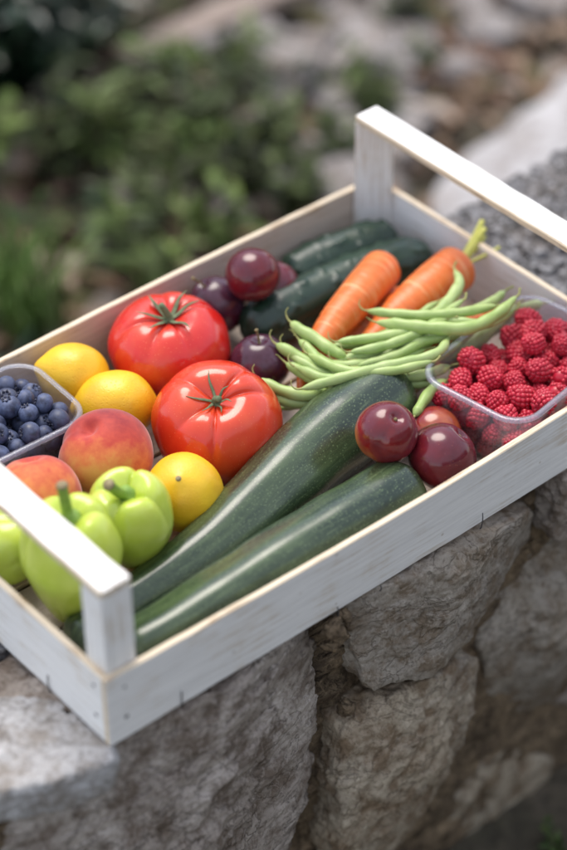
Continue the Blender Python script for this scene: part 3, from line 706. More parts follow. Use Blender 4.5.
# ------------------------------------------------------------------ zucchini, cucumbers, carrots
def tube_thing(name, pts, rad, mat, label, cat, n=80, ns=40, section=None, parts=None, up0=(0, 0, 1)):
    v, f, co = tube(pts, rad, n, ns, section, up0=up0); c = np.asarray(pts, float).mean(0)
    t = thing(name, label, cat, c)
    link('body', mesh_data(name + '_body', v - c, f, M[mat], attrs={'tubeco': ('FLOAT_VECTOR', co * S)}), t)
    return t, c
def ribs(k, a, ph): return lambda th, s, l: 1 + a * (.6 + 1.1 * s) * np.cos(k * th + ph) + a * .5 * np.sin(3 * th + ph + s * 2) + .014 * math.sin(l * 1.1) + .02 * pnoise(np.c_[np.full(len(th), l * .35), np.cos(th) + ph, np.sin(th)])
tube_thing('zucchini', [(35.8, 11.2, 3.2), (32.7, 11.3, 3.3), (27.0, 10.5, 3.2), (21.7, 9.4, 3.0), (16.8, 8.3, 2.7), (12.9, 7.8, 2.4), (9.6, 7.8, 2.1), (5.7, 7.8, 1.9), (2.6, 7.6, 1.8)],
           round_ends(table([0, .12, .3, .55, .75, .9, 1], [2.85, 3.05, 2.95, 2.45, 1.9, 1.6, 1.45]), .075, .03), 'zucchini',
           'longer zucchini with pale flecks, beneath the beans and the yellow flushed plum', 'zucchini', 90, 48, ribs(5, .03, .4))
tube_thing('zucchini', [(29.2, 3.7, 2.95), (26.2, 3.2, 3.1), (23.2, 3.05, 3.15), (20.1, 3.0, 3.2), (15.5, 3.0, 3.15), (11.1, 3.0, 3.0), (6.7, 3.2, 2.7), (4.2, 3.7, 2.3)],
           round_ends(table([0, .15, .4, .7, 1], [2.5, 2.75, 2.75, 2.5, 2.1]), .075, .05), 'zucchini',
           'shorter dark zucchini lying along the near long board', 'zucchini', 80, 48, ribs(5, .034, 1.4))
def bumps(seed, dens=.9, amp=.07):
    def g(th, s, l):
        q = np.c_[np.full(len(th), l * dens), np.cos(th) * 1.9 + 7, np.sin(th) * 1.9 + seed]
        n = pnoise(q * 1.25); return 1 + amp * smooth01((n - .25) * 3) + .015 * np.cos(6 * th)
    return g
tube_thing('cucumber', [(38.4, 27.9, 2.5), (41.5, 27.6, 2.7), (45, 26.9, 2.9), (48.2, 25.7, 3.1)], round_ends(table([0, .3, .8, 1], [1.7, 1.9, 1.85, 1.55]), .10, .13), 'cucumber',
           'dark bumpy cucumber farthest back, its end against the far corner post', 'cucumber', 110, 60, bumps(3, 1.0, .10))
tube_thing('cucumber', [(31.2, 24.2, 2.9), (36, 24.2, 3.1), (42, 23.6, 3.2), (48.6, 22.4, 3.2)], round_ends(table([0, .2, .8, 1], [1.7, 2.05, 2.0, 1.6]), .08, .10), 'cucumber',
           'dark cucumber lying in front of the other, partly under the carrots', 'cucumber', 140, 60, bumps(9, 1.0, .08))
def creases(seed):
    def g(th, s, l):
        q = np.c_[np.full(len(th), l * 2.6), np.cos(th) * .8 + seed, np.sin(th) * .8]
        return 1 - .035 * smooth01((pnoise(q) - .1) * 4) + .02 * np.cos(2 * th + seed)
    return g
def carrot(pts, r0, label, tops, seed):
    t, c = tube_thing('carrot', pts, round_ends(table([0, .06, .25, .5, .8, 1], [r0 * .9, r0, r0 * .97, r0 * .84, r0 * .48, r0 * .12]), .055, .02), 'carrot', label, 'carrot', 110, 40, creases(seed))
    p0 = np.array(pts[0], float); d0 = p0 - np.array(pts[1], float); d0 /= np.linalg.norm(d0)
    for k, (dx, L, r) in enumerate(tops):
        dd = d0 + np.array(dx); dd /= np.linalg.norm(dd); off = np.array(dx) * .5
        v, f, _ = tube([p0 - d0 * .35 + off * .6, p0 + dd * L * .45 + off * .5, p0 + dd * L + np.array([0, 0, .06 * L])], table([0, .25, .9, 1], [r * 1.25, r, r * .85, r * .8]), 12, 8, section=lambda th, s, l: 1 + .15 * np.cos(th))
        link('leaf_stub', mesh_data('leaf_stub', v - c, f, M['carrot_top']), t)
carrot([(43.0, 21.5, 5.3), (38.4, 19.6, 5.6), (34.2, 18.2, 5.2), (31.2, 17.0, 4.3), (28.9, 15.3, 3.3)], 1.62, 'carrot nearer the camera, its tip under the bean tips', [((.1, .0, .1), .55, .32), ((-.1, .2, .1), .45, .22), ((.2, -.25, 0), .4, .2)], 1)
carrot([(47.7, 18.1, 4.9), (45.1, 17.6, 5.0), (40.8, 17.0, 4.6), (36.9, 16.4, 3.8), (33.2, 15.7, 3.1)], 1.8, 'carrot with long yellow green leaf stubs reaching over the far end board',
       [((.05, .22, .50), 4.0, .25), ((.10, .05, .56), 3.4, .27), ((.0, -.60, .30), 3.2, .14), ((.1, .0, .40), 3.0, .30), ((.12, .18, .30), 2.4, .26)], 5)
carrot([(43.6, 20.4, 2.3), (40, 19.6, 2.4), (36, 18.4, 2.3), (31.5, 17.4, 2.0)], 1.6, 'carrot lying underneath the other two, seen in the gap between them', [((.1, 0, .2), .5, .25)], 11)
carrot([(46.6, 13.2, 3.6), (43, 12.6, 3.8), (38, 11.8, 3.7), (33, 11.2, 3.4)], 1.35, 'carrot buried under the green beans, only slivers of orange showing', [((.1, 0, .2), .5, .25)], 8)

# ------------------------------------------------------------------ green beans, one by one
BEANS = [
  ([(28.0,14.1,5.6), (29.4,13.3,5.9), (30.8,12.5,6.2), (33.6,11.3,6.4), (36.0,10.1,6.6), (37.6,9.9,6.6), (39.4,10.8,6.4)], .40, 'long green bean in front of the bunch, curving over the longer zucchini'),
  ([(36.4,15.4,6.6), (37.4,13.4,7.0), (38.6,11.6,7.2), (40.6,9.9,7.2), (43.4,9.8,7.2), (45.3,10.0,7.6)], .47, 'thick green bean bending up to a curled tip beside the raspberry tub rim'),
  ([(36.8,16.9,6.6), (38.1,14.7,6.9), (39.8,12.9,7.0), (42.3,11.6,6.9), (44.3,11.0,6.7)], .37, 'straight green bean on top of the bunch with a thin tip over the carrots'),
  ([(31.7,19.5,6.6), (31.8,18.5,6.4), (32.1,17.3,6.2), (32.3,15.8,6.0), (32.7,14.5,5.8)], .46, 'green bean at the carrot tips with a hooked tail, uppermost on the left'),
  ([(32.2,14.8,5.6), (33.5,14.2,5.7), (34.9,13.7,5.8), (37.5,13.6,6.0), (39.9,13.4,6.3), (41.9,13.8,6.4), (44.2,14.8,6.6), (45.0,16.1,6.8)], .50, 'fat green bean sweeping up beside the carrot with the leaf stubs'),
  ([(29.7,18.8,6.0), (30.0,17.9,5.8), (30.3,17.0,5.6), (30.6,15.8,5.4), (31.0,14.6,5.2)], .42, 'green bean with a stalk pointing at the plum between the tomatoes'),
  ([(31.3,18.1,6.0), (31.2,16.9,5.9), (31.0,15.7,5.8), (31.3,14.7,5.6), (33.1,13.6,5.5), (34.6,13.1,5.4)], .40, 'sharply kinked green bean left of centre in the bunch'),
  ([(29.3,17.2,5.4), (29.6,16.1,5.2), (29.9,14.9,5.0), (30.8,13.4,4.7)], .40, 'short green bean low on the left of the bunch above the orange carrot tip'),
  ([(26.8,17.3,5.2), (27.1,16.4,5.0), (27.5,15.4,4.9), (28.6,14.0,4.7), (30.5,13.6,4.4)], .42, 'green bean reaching left to touch the orange red tomato'),
  ([(27.1,16.6,4.4), (27.3,15.3,4.2), (28.5,14.0,4.0), (29.9,13.6,3.9)], .40, 'lowest green bean on the left, between tomato and longer zucchini'),
  ([(33.1,14.3,5.2), (35.1,13.2,5.4), (37.0,12.4,5.6), (38.9,11.8,5.7)], .42, 'green bean through the middle of the bunch under the fat one'),
  ([(33.4,12.7,4.8), (34.5,11.2,5.0), (36.5,9.9,5.1), (38.3,9.5,5.1)], .40, 'green bean just below the long front bean, over the zucchini end'),
  ([(32.6,15.0,4.2), (34.1,11.8,4.3), (36.5,9.6,4.3)], .40, 'darker green bean at the bottom of the bunch behind the zucchini'),
  ([(37.4,8.9,4.6), (35.7,8.6,4.8), (34.3,8.0,4.9), (32.8,7.3,4.8)], .42, 'short green bean pointing down between the zucchini end and raspberry tub'),
  ([(38.6,11.2,4.4), (41.0,10.9,4.4), (43.0,10.9,4.6), (45.0,11.1,4.9), (46.8,11.4,5.3)], .55, 'thick green bean seen through the clear side of the raspberry tub'),
  ([(46.0,11.9,4.7), (47.3,11.2,4.9), (48.7,10.4,5.1)], .40, 'green bean behind the raspberry tub near the far end board'),
  ([(35.1,15.7,5.0), (36.2,13.9,5.0), (39.3,13.3,5.2), (41.7,12.9,5.4)], .38, 'slender green bean wedged under the straight top one'),
  ([(29.9, 16.4, 4.6), (30.2, 14.7, 4.7), (31.0, 13.2, 4.7), (32.7, 11.9, 4.6)], .36, 'thin green bean lying on the zucchini flank below the left tips'),
  ([(30.1, 18.3, 5.7), (30.2, 16.3, 5.5), (30.6, 14.8, 5.3), (32.0, 13.3, 5.0)], .36, 'thin green bean among the left tips, second up from the tomato side'),
  ([(33.0, 16.6, 5.4), (35.2, 15.2, 5.5), (38.7, 14.7, 5.7), (42.2, 14.9, 5.9)], .36, 'thin green bean lying against the lower carrot behind the fat one'),
  ([(32.7, 13.4, 5.6), (35.8, 12.2, 5.9), (39.4, 11.8, 6.2), (42.5, 11.0, 6.3)], .36, 'green bean running just under the two top ones'),
  ([(34.1, 12.4, 5.4), (36.2, 10.7, 5.6), (38.9, 10.4, 5.6), (41.0, 10.9, 5.4)], .36, 'green bean between the long front bean and the tub rim'),
  ([(36.3, 12.8, 6.0), (39.0, 11.4, 6.2), (41.2, 10.8, 6.1), (44.2, 10.9, 6.0)], .36, 'green bean ending behind the tub rim below the curled tip'),
  ([(35.8, 10.4, 4.9), (38.3, 10.9, 4.9), (40.6, 11.2, 5.0), (43.6, 11.6, 5.0)], .36, 'deep lying green bean behind the raspberry tub wall'),
  ([(31.5, 17.8, 5.6), (31.5, 15.8, 5.4), (32.4, 14.3, 5.3), (35.1, 12.4, 5.4), (37.8, 11.6, 5.6)], .36, 'slim green bean curving through the left middle of the bunch'),
  ([(29.2, 16.2, 5.8), (30.0, 13.2, 6.0), (32.7, 11.7, 6.1), (35.5, 10.6, 6.2)], .36, 'green bean lying straight along the zucchini edge, above the long front bean'),
  ([(33.0, 15.8, 6.3), (35.1, 14.4, 6.4), (37.6, 13.0, 6.6), (40.4, 12.1, 6.8)], .36, 'green bean resting on the carrots just below the straight top bean'),
  ([(30.7, 16.4, 6.0), (31.3, 13.1, 6.2), (33.6, 10.8, 6.3), (36.4, 9.5, 6.5)], .36, 'bowed green bean sagging through the middle of the heap'),
  ([(38.7, 14.5, 6.3), (40.7, 12.0, 6.5), (42.5, 10.0, 6.6), (44.8, 9.7, 6.8)], .36, 'green bean half hidden beneath the thick one by the tub rim'),
  ([(32.9, 14.3, 6.3), (35.2, 13.0, 6.5), (38.5, 12.5, 6.6), (42.9, 13.1, 6.7)], .36, 'green bean alongside the fat one, ending by the far end board'),
  ([(42.9,12.6,5.7), (43.9,12.4,5.9), (45.2,12.2,6.0), (46.5,12.3,6.2)], .36, 'short green bean at the back with its cut end up'),
]
gb = np.random.default_rng(55)
for k in range(12):
    x0 = 27.5 + k * 1.25 + gb.uniform(-.5, .5); y0 = 15.6 - k * .22 + gb.uniform(-.8, .8); z0 = gb.uniform(2.2, 4.0); a = gb.uniform(-.7, .15); L = gb.uniform(4.5, 7)
    BEANS.append(([(x0, y0, z0), (x0 + L * .5 * math.cos(a), y0 + L * .5 * math.sin(a) + gb.uniform(-.4, .4), z0 + .2), (x0 + L * math.cos(a), y0 + L * math.sin(a), z0 + gb.uniform(-.2, .5))], .38, 'green bean buried in the lower layer of the bean heap'))
for k, (pts, r, lab) in enumerate(BEANS):
    r *= 1.04; rr = np.random.default_rng(300 + k); pts = np.array(pts); ph = rr.uniform(0, 6)
    L = np.linalg.norm(np.diff(pts, axis=0), axis=1).sum()
    rad = table([0, .04, .12, .5, .9, .97, 1], [.06, r * .55, r * .9, r, r * .85, r * .5, .10])
    sec = lambda th, s, l, ph=ph: (1 + .07 * math.sin(l * 3.6 + ph)) * (1 + .06 * np.cos(2 * th))
    t, c = tube_thing('green_bean', [tuple(p) for p in pts], rad, 'bean', lab, 'bean', 60, 16, sec, up0=(.2, .1, 1)); t['group'] = 'green beans heaped in the middle of the crate'
    e = pts[0]; d = pts[0] - pts[1]; d /= np.linalg.norm(d); sd = np.cross(d, (0, 0, 1)) * rr.choice([-1, 1])
    v, f, _ = tube([e - d * .15, e + d * .30 + np.array([0, 0, .10]), e + d * .62 + sd * .14 + np.array([0, 0, .42]), e + d * .62 + sd * .42 + np.array([0, 0, .70])], table([0, .3, 1], [.10, .07, .03]), 14, 6)
    link('tail', mesh_data('tail', v - c, f, M['bean_tip']), t)
    e = pts[-1]; d = pts[-1] - pts[-2]; d /= np.linalg.norm(d); sd = np.cross(d, (0, 0, 1)) * rr.choice([-1, 1])
    v, f, _ = tube([e - d * .12, e + d * .35, e + d * .75 + sd * .25 + np.array([0, 0, .12])], table([0, .25, .8, 1], [.13, .09, .08, .11]), 10, 6)
    link('stalk', mesh_data('stalk', v - c, f, M['bean_tip']), t)

# ------------------------------------------------------------------ punnets and berries
def rrect(hx, hy, r, n=14):
    p = []
    for cx, cy, a0 in ((hx - r, hy - r, 0), (-hx + r, hy - r, 90), (-hx + r, -hy + r, 180), (hx - r, -hy + r, 270)):
        for k in range(n): a = math.radians(a0 + 90 * k / (n - 1)); p.append((cx + r * math.cos(a), cy + r * math.sin(a)))
    return np.array(p)
def punnet(loc, rz, hx, hy, zr, label):
    t = thing('plastic_punnet', label, 'punnet', loc, Quaternion((0, 0, 1), rz))
    prof = [(1.75, .0), (1.4, .05), (1.15, .3), (.9, 1.4), (.62, zr - 1.6), (.60, zr - 1.5), (.42, zr - .75), (.30, zr - .1), (.28, zr)]
    V = [np.c_[rrect(hx - i, hy - i, max(.6, 2.2 - i * .5)), np.full(56, z)] for i, z in prof]
    V = [np.c_[V[0][:, :2] * .02, V[0][:, 2]]] + V
    v = np.concatenate(V); f = grid_faces(56, len(V)); me = mesh_data('tray', v, f, M['plastic'])
    o = link('tray', me, t); md = o.modifiers.new('thickness', 'SOLIDIFY'); md.thickness = .0005; md.offset = -1
    lip = [(.30, zr - .04), (.28, zr + .05), (.10, zr + .09), (-.05, zr + .05), (-.12, zr - .10), (-.10, zr - .22), (-.04, zr - .20), (-.03, zr - .05), (.10, zr + .0)]
    V = [np.c_[rrect(hx - i, hy - i, 2.2 - i), np.full(56, z)] for i, z in lip]; V.append(V[0])
    link('rim', mesh_data('rim', np.concatenate(V), grid_faces(56, len(V)), M['plastic_rim']), t)
    return t

def pack(n, r, hx, hy, taper, z0, seed, iters=500, lim=None):
    """settle round berries into a tub: push apart, pull down, keep inside"""
    g = np.random.default_rng(seed); p = np.c_[g.uniform(-hx + r, hx - r, n), g.uniform(-hy + r, hy - r, n), z0 + r + g.uniform(0, 9, n)]
    rad = r * g.uniform(.86, 1.1, n)
    for it in range(iters):
        p[:, 2] -= .03 if it < iters - 80 else .004
        for _ in range(3):
            d = p[:, None] - p[None]; L = np.linalg.norm(d, axis=2) + 1e-9; ov = (rad[:, None] + rad[None]) * .96 - L; np.fill_diagonal(ov, 0); ov = np.clip(ov, 0, None)
            p += (d / L[..., None] * (ov * .42)[..., None]).sum(1) * .6
            ins = taper * np.clip((5.5 - p[:, 2]) / 5.5, 0, 1)
            p[:, 0] = np.clip(p[:, 0], -(hx - ins - rad), hx - ins - rad); p[:, 1] = np.clip(p[:, 1], -(hy - ins - rad), hy - ins - rad)
            p[:, 2] = np.maximum(p[:, 2], z0 + rad)
    return p, rad

# blueberries
BL, BRZ, BHX, BHY, BZR = np.array([8.45, 25.2, .5]), -.03, 6.35, 4.25, 5.75
punnet(BL, BRZ, BHX, BHY, BZR, 'clear plastic tub of blueberries in the crate\'s left corner')
vb, fb = fruit(1, .9, .95, (.20, .30), (.02, .4), lump=.03, seed=2, nu=28, nv=20)
me_b = mesh_data('blueberry_body', vb, fb, M['blueberry'])
cal = []
for k in range(6):
    a = k * math.pi / 3; c, s = math.cos(a), math.sin(a)
    vv, ff, _ = tube([(c * .22, s * .22, .72), (c * .34, s * .34, .88), (c * .47, s * .47, .93)], table([0, .5, 1], [.14, .13, .02]), 6, 6, flat=.35); cal.append((vv, ff))
vv, ff = merge(cal); me_bc = mesh_data('blueberry_calyx', vv, ff, M['blueberry_calyx'])
pb, rb = pack(148, .80, BHX - .45, BHY - .45, 1.0, .1, 5)
Rz = np.array([[math.cos(BRZ), -math.sin(BRZ), 0], [math.sin(BRZ), math.cos(BRZ), 0], [0, 0, 1]])
gB = np.random.default_rng(12)
for p, r in zip(pb, rb):
    w = BL + Rz @ p; d = gB.normal(size=3) + np.array([-.2, -.3, .7])
    o = link('blueberry', None, None, w, axis_rot(d, gB.uniform(0, 6))); o.scale = (r, r, r)
    tag(o, 'dusty blue blueberry heaped in the clear tub in the crate\'s left corner', 'blueberry', 'blueberries in the clear tub')
    link('body', me_b, o); link('calyx', me_bc, o)

# raspberries
RL, RRZ, RHX, RHY, RZR = np.array([41.9, 5.75, .5]), .155, 6.6, 4.75, 5.9
punnet(RL, RRZ, RHX, RHY, RZR, 'clear plastic tub of raspberries in the crate\'s right corner by the near board')
def ico(sub=2):
    import bmesh
    bm = bmesh.new(); bmesh.ops.create_icosphere(bm, subdivisions=sub, radius=1); v = np.array([x.co[:] for x in bm.verts]); f = [[q.index for q in x.verts] for x in bm.faces]; bm.free(); return v, f
iv, iface = ico(2)
rasp = []
for vnt in range(5):
    g = np.random.default_rng(60 + vnt); parts = []
    n = 84; k = np.arange(n) + .5; ph = np.arccos(1 - 1.82 * k / n); th = math.pi * (1 + 5 ** .5) * k
    for a, b in zip(ph, th):
        z = math.cos(a); rr_ = math.sin(a) * (1 - .16 * z) 
        c = np.array([rr_ * math.cos(b) * .80, rr_ * math.sin(b) * .80, z * .92]) * (1 + g.normal() * .04)
        q = .20 * g.uniform(.78, 1.18); parts.append((iv * q * np.array([1, 1, 1]) + c, iface))
    cv, cf = ico(2); parts.append((cv * np.array([.88, .88, .98]), cf))
    v, f = merge(parts); rasp.append(mesh_data('raspberry', v, f, M['raspberry']))
pr_, rrad = pack(84, .95, RHX - .35, RHY - .35, .9, .1, 9)
Rz = np.array([[math.cos(RRZ), -math.sin(RRZ), 0], [math.sin(RRZ), math.cos(RRZ), 0], [0, 0, 1]])
gR = np.random.default_rng(14)
for k, (p, r) in enumerate(zip(pr_, rrad)):
    w = RL + Rz @ p; d = gR.normal(size=3) + np.array([-.3, -.4, .6])
    o = link('raspberry', rasp[k % 5], None, w, axis_rot(d, gR.uniform(0, 6))); o.scale = (r * .98, r * .98, r * 1.04)
    tag(o, 'ripe red raspberry heaped in the clear tub in the crate\'s right corner', 'raspberry', 'raspberries in the clear tub')

# ------------------------------------------------------------------ the garden behind the wall
def colors(n, palette, g, jitter=.15, per=8):
    pal = np.array(palette); c = pal[g.integers(0, len(pal), n)] * (1 + g.normal(size=(n, 1)) * jitter); c = np.clip(c, .004, .8)
    return np.repeat(np.c_[c, np.ones(n)], per, 0)
GREEN = [(.04, .06, .022), (.06, .082, .03), (.08, .108, .035), (.06, .068, .036), (.105, .135, .045)]
DARK = [(.012, .028, .014), (.018, .04, .018), (.025, .05, .025), (.015, .03, .02)]
DRY = [(.20, .13, .085), (.28, .20, .14), (.33, .25, .20), (.16, .10, .065), (.36, .30, .25), (.24, .15, .11), (.12, .08, .05), (.17, .15, .08)]
def gz(x, y): p = np.stack([np.atleast_1d(x), np.atleast_1d(y), np.zeros(np.size(x))], 1); return GZ + 2.0 * fbm(p * .035, 3) + .7 * fbm(p * .16, 3)

g = np.random.default_rng(21)
N = 10500
x = g.uniform(-110, 200, N); y = g.uniform(34, 210, N); keep = ~((x > 92) & (y < 74 + (x - 95) * .17)); x = x[keep]; y = y[keep]; N = len(x)
pos = np.c_[x, y, gz(x, y) + g.uniform(.1, 1.4, N)]; d = unit(N, g); d[:, 2] *= .25; nr = unit(N, g) * .5 + np.array([0, 0, 1])
v, f = leaf_batch(pos, d, nr, g.uniform(2.5, 6.5, N), g.uniform(1.4, 3.4, N), .2, g.uniform(-.2, .35, N))
o = link('leaf_litter', mesh_data('leaf_litter', v, f, M['litter'], attrs={'Col': ('FLOAT_COLOR', colors(N, DRY, g, .2))})); tag(o, 'dry brown and grey fallen leaves scattered over the ground behind the wall', kind='stuff')
# low creeping ground cover, thickest on the left
N = 11500
x = g.uniform(-110, 170, N); y = g.uniform(36, 210, N); side = (y - 60) - (x - 62) * .62
w = smooth01((side - 2) / 45) * (.25 + .75 * smooth01(.5 + 1.6 * pnoise(np.c_[x * .05, y * .05, np.zeros(N)])))
keep = (g.uniform(0, 1, N) < w) & ~((x > 90) & (y < 76 + (x - 95) * .17)); x = x[keep]; y = y[keep]; N = len(x)
pos = np.c_[x, y, gz(x, y) + g.uniform(.3, 3, N)]; d = unit(N, g); d[:, 2] = np.abs(d[:, 2]) * .6; nr = unit(N, g) * .5 + np.array([0, 0, 1])
v, f = leaf_batch(pos, d, nr, g.uniform(2, 5, N), g.uniform(.9, 2.2, N), .15, .25)
o = link('ground_cover', mesh_data('ground_cover', v, f, M['leaf'], attrs={'Col': ('FLOAT_COLOR', colors(N, GREEN[:4] + DARK[2:], g, .25))})); tag(o, 'low green creeping ground cover among the fallen leaves', kind='stuff')

def plant(name, x, y, h, nst, nlf, ll, lw, palette, mat, label, cat, group, seed, spread=.5, s0=.2):
    """stems rising from one root with leaves along them"""
    g = np.random.default_rng(seed); z = float(gz(x, y)[0]) - .3; t = thing(name, label, cat, (x, y, z), group=group)
    st = []; P = []; D = []
    for k in range(nst):
        a = g.uniform(0, 6.28); hh = h * g.uniform(.55, 1.0); out = np.array([math.cos(a), math.sin(a), 0]) * hh * spread * g.uniform(.3, 1)
        pts = [np.zeros(3), out * .35 + [0, 0, hh * .5], out + [0, 0, hh]]; c = catmull(pts, 12); vv, ff, _ = tube([tuple(p) for p in pts], table([0, 1], [.16 + h * .006, .05]), 8, 5); st.append((vv, ff))
        n = max(3, int(nlf * g.uniform(.7, 1.2)))
        for q in range(n):
            s = g.uniform(s0, 1.0); P.append(c[int(s * 11)]); dd = g.normal(size=3); dd[2] = abs(dd[2]) * .4 + .15; D.append(dd)
    vv, ff = merge(st); link('stem', mesh_data(name + '_stem', vv, ff, M['twig']), t)
    P = np.array(P); D = np.array(D); n = len(P)
    vv, ff = leaf_batch(P, D, unit(n, g) * .5 + np.array([0, 0, 1]), g.uniform(.6, 1.15, n) * ll, g.uniform(.7, 1.2, n) * lw, .16, g.uniform(.0, .4, n))
    link('foliage', mesh_data(name + '_foliage', vv, ff, M[mat], attrs={'Col': ('FLOAT_COLOR', colors(n, palette, g, .25))}), t)
    return t
plant('dark_bush', 70, 119, 21, 70, 44, 3.6, 1.9, DARK, 'leaf_gloss', 'dark glossy leaved bush filling the upper left corner', 'bush', 'dark bushes at the upper left', 1, .75, s0=.0)
plant('dark_bush', 83, 127, 20, 60, 44, 3.6, 1.9, DARK, 'leaf_gloss', 'dark glossy leaved bush at the top edge, left of the old plank', 'bush', 'dark bushes at the upper left', 2, .7, s0=.0)
plant('dark_bush', 77, 117, 15, 50, 40, 3.2, 1.7, DARK, 'leaf_gloss', 'dark low bush in front of the others, reaching down to the weeds', 'bush', 'dark bushes at the upper left', 3, .8, s0=.0)
WEEDS = [(86, 102, 9), (75, 104, 13), (80, 103, 11), (72, 98, 14), (83, 95, 13), (92, 98, 8), (76, 90, 13), (69, 88, 12), (66, 100, 14), (97, 103, 7), (80, 84, 10), (86, 88, 11), (71, 79, 10), (63, 83, 10),
         (97, 95, 6), (104, 92, 7), (90, 80, 8), (112, 92, 6), (58, 104, 13), (101, 86, 7), (119, 100, 8), (61, 76, 10), (82, 78, 8)]
WL = ['tall leafy green weed beneath the far end of the old plank', 'leafy green weed between the dark bush and the plank', 'bright green weed beside the old plank']
for k, (x, y, h) in enumerate(WEEDS):
    lab = WL[k] if k < 3 else ('small blurred green weed among the pale stones behind the crate' if x > 88 else 'blurred green weed in the thicket behind the far long board')
    plant('green_weed', x, y, h, 7, 9, 4.2, 1.5, GREEN if k % 3 else [(.10, .15, .035), (.14, .19, .05), (.09, .13, .04)], 'leaf', lab, 'weed', 'blurred weeds behind the crate', 100 + k, .6)

def grass(x, y, n, L, lean, label, seed):
    g = np.random.default_rng(seed); z = float(gz(x, y)[0]) - .3; t = thing('grass_tuft', label, 'grass', (x, y, z), group='grass tufts at the left edge')
    V = []
    for k in range(n):
        a = g.uniform(0, 6.28); l = L * g.uniform(.5, 1.1); o = np.array([math.cos(a), math.sin(a), 0]); b = np.array([g.normal() * 2, g.normal() * 2, 0]); ln = o * g.uniform(.2, .6) + np.array(lean)
        vv, ff, _ = tube([tuple(b), tuple(b + ln * l * .3 + [0, 0, l * .55]), tuple(b + ln * l * .75 + [0, 0, l * .85]), tuple(b + ln * l * 1.15 + [0, 0, l * .8])], table([0, .5, 1], [.22, .26, .03]), 9, 4, flat=.2); V.append((vv, ff))
    vv, ff = merge(V); c = colors(n, [(.10, .20, .035), (.15, .26, .05), (.20, .30, .09), (.08, .15, .03)], g, .15, len(V[0][0]))
    link('blade', mesh_data('grass_blades', vv, ff, M['leaf'], attrs={'Col': ('FLOAT_COLOR', c)}), t)['kind'] = 'stuff'
grass(46, 78, 70, 12, (.1, -.1, 0), 'bright blurred grass tuft at the left edge behind the blueberries', 3)
grass(47, 84, 50, 14, (0, 0, 0), 'grass tuft farther up the left edge, with one long pale blade', 4)

def rock_mesh(seed, res=16):
    g = np.random.default_rng(seed); pl = [(n, g.uniform(.72, 1.0)) for n in unit(14, g)] + [(s * np.eye(3)[i], 1.05) for i in range(3) for s in (1, -1)]
    v, f = polytope((0, 0, 0), pl, (1, 1, 1), res, 18, .10, 1.2, .08, .05, seed); return mesh_data('rock', v, f, M['rock'])
RM = [rock_mesh(200 + k) for k in range(6)]
ROCKS = [(97, 100, 5.6, 'round pale rock showing largest among the weeds above the crate'), (108, 94, 5.2, 'pale rock above the far corner post'), (89, 76.5, 4.8, 'flat grey rock peeping over the far long board beside the post'),
         (93, 110, 3.6, None), (101, 108, 3.8, None), (106, 103, 3.2, None), (99, 92, 3.4, None), (93, 95, 3.0, None), (89, 91, 3.2, None), (112, 101, 3.4, None), (117, 96, 3.6, None), (84, 82, 3.2, None), (95, 84, 3.2, None),
         (103, 81.5, 3.4, None), (121, 104, 3.5, None), (128, 97, 3.4, None), (110, 112, 3.2, None), (87, 100, 2.8, None), (80, 92, 2.8, None), (76, 82, 2.6, None), (116, 87, 3.0, None), (124, 90, 3.2, None), (133, 92, 3.6, None),
         (107, 88, 2.6, None), (114, 107, 2.8, None), (102, 115, 3.0, None), (91, 86, 2.4, None), (70, 92, 2.4, None), (126, 112, 3.4, None), (118, 113, 3.0, None), (136, 100, 3.0, None), (98, 78.5, 2.8, None)]
g = np.random.default_rng(77)
for k, (x, y, r, lab) in enumerate(ROCKS):
    o = link('rock', RM[k % 6], None, (x, y, float(gz(x, y)[0]) + r * .45), Quaternion((0, 0, 1), g.uniform(0, 6.28))); o.scale = (r * g.uniform(.9, 1.3), r * g.uniform(.8, 1.1), r * g.uniform(.55, .75))
    tag(o, lab or 'blurred pale rock lying among fallen leaves behind the crate', 'rock', 'pale rocks scattered behind the wall')
# weathered plank lying across the ground at the top
CO_old = CO; 
def plank():
    global CO
    CO = np.array([84.9, 111.0, GZ]); e = thing('old_plank', 'weathered wooden plank lying across the ground near the top edge', 'plank', CO)
    board('board', (83.9, 144.9), (108.8, 113.2), (GZ + 2.4, GZ + 5.0), ('plank', 'plank', 'plank'), 30, .2, wav=.3, seed=33, parent=e)
    e.rotation_euler.z = math.radians(1.0)
    CO = CO_old
plank()
# sprig at the foot of the wall, lower right
for k, (x, y) in enumerate([(40.1, -3.5), (51, -7)]):
    plant('green_sprig', x, y, 3.2, 5, 6, 1.4, .7, [(.06, .10, .025), (.09, .14, .035)], 'leaf', ['small green sprig at the foot of the wall in the lower right corner', 'green sprig at the wall foot just beyond the lower right corner'][k], 'sprig', None, 500 + k, .6)

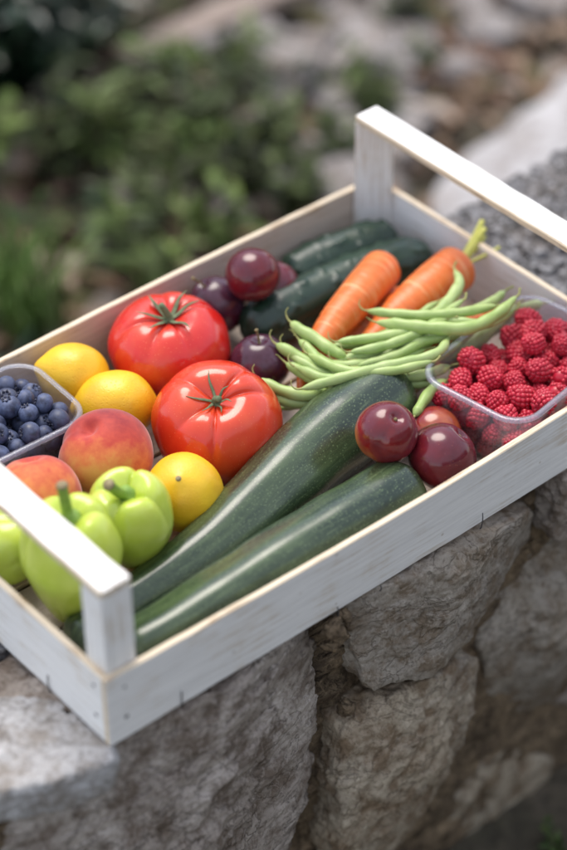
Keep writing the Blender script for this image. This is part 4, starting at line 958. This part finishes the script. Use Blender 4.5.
# unseen hedges, added to darken the fruit's reflections, across from the wall's face and beyond the weeds
def hedge(x0, x1, y, depth, h, n, label, seed):
    g = np.random.default_rng(seed); cx = (x0 + x1) / 2; t = thing('added_hedge', label, 'hedge', (cx, y, GZ))
    P = np.c_[g.uniform(x0, x1, n) - cx, g.normal(size=n) * depth * .3, g.uniform(0, 1, n) * h]
    P[:, 2] *= 1 + .10 * pnoise(np.c_[P[:, 0] * .012, P[:, 1] * .02, np.zeros(n)])
    D = g.normal(size=(n, 3)); D[:, 2] -= .2
    v, f = leaf_batch(P, D, unit(n, g) + np.array([0, 0, .5]), g.uniform(7, 12, n), g.uniform(4, 7, n), .15, .2)
    link('foliage', mesh_data('hedge_foliage', v, f, M['leaf'], attrs={'Col': ('FLOAT_COLOR', colors(n, [(.03, .055, .015), (.045, .075, .02), (.06, .095, .028)], g, .25))}), t)
    st = []
    for x in np.arange(x0 + 20, x1, 45):
        vv, ff, _ = tube([(x - cx, 0, -3), (x - cx + g.normal() * 5, g.normal() * 4, h * .4), (x - cx + g.normal() * 10, g.normal() * 6, h * .85)], table([0, 1], [3.2, .8]), 8, 7); st.append((vv, ff))
    vv, ff = merge(st); link('stem', mesh_data('hedge_stem', vv, ff, M['twig']), t)['kind'] = 'stuff'
hedge(-260, 620, -310, 70, 205, 15000, 'unseen tall green hedge added for dark reflections, across from the face of the stone wall', 61)
hedge(-150, 520, 360, 80, 190, 9000, 'unseen tall green hedge added for dark reflections, beyond the weeds and the old plank', 62)

# say where each look-alike weed, rock and berry lies in the picture
from bpy_extras.object_utils import world_to_camera_view
bpy.context.view_layer.update()
def spell(kind, word, cols, rows, u0, u1, v0, v1, fmt):
    obs = [o for o in scene.objects if o.parent is None and o.name.split('.')[0] == kind]; n = {}
    for o in obs: n[o['label']] = n.get(o['label'], 0) + 1
    for o in obs:
        if n[o['label']] < 2: continue
        p = world_to_camera_view(scene, cam, o.matrix_world.translation); u, v = p.x, 1 - p.y
        if not (0 <= u <= 1 and 0 <= v <= 1): o['label'] = fmt[1]; continue
        c = cols[min(len(cols) - 1, max(0, int((u - u0) / (u1 - u0) * len(cols))))]; w = rows[min(len(rows) - 1, max(0, int((v - v0) / (v1 - v0) * len(rows))))]
        o['label'] = fmt[0] % (c, w)
spell('rock', 'rock', ['far left', 'left of centre', 'centre', 'right of the far post', 'far right'], ['at the top edge', 'high up', 'midway down', 'just behind the crate'], 0, 1, 0, .24, ('blurred pale rock among fallen leaves, %s, %s', 'pale rock among fallen leaves just outside the picture'))
spell('green_weed', 'weed', ['at the far left', 'left of centre', 'near the centre', 'by the far post', 'at the right'], ['at the top edge', 'high up', 'midway down', 'just behind the far long board'], 0, .9, 0, .32, ('blurred green weed %s, %s', 'green weed just outside the picture'))
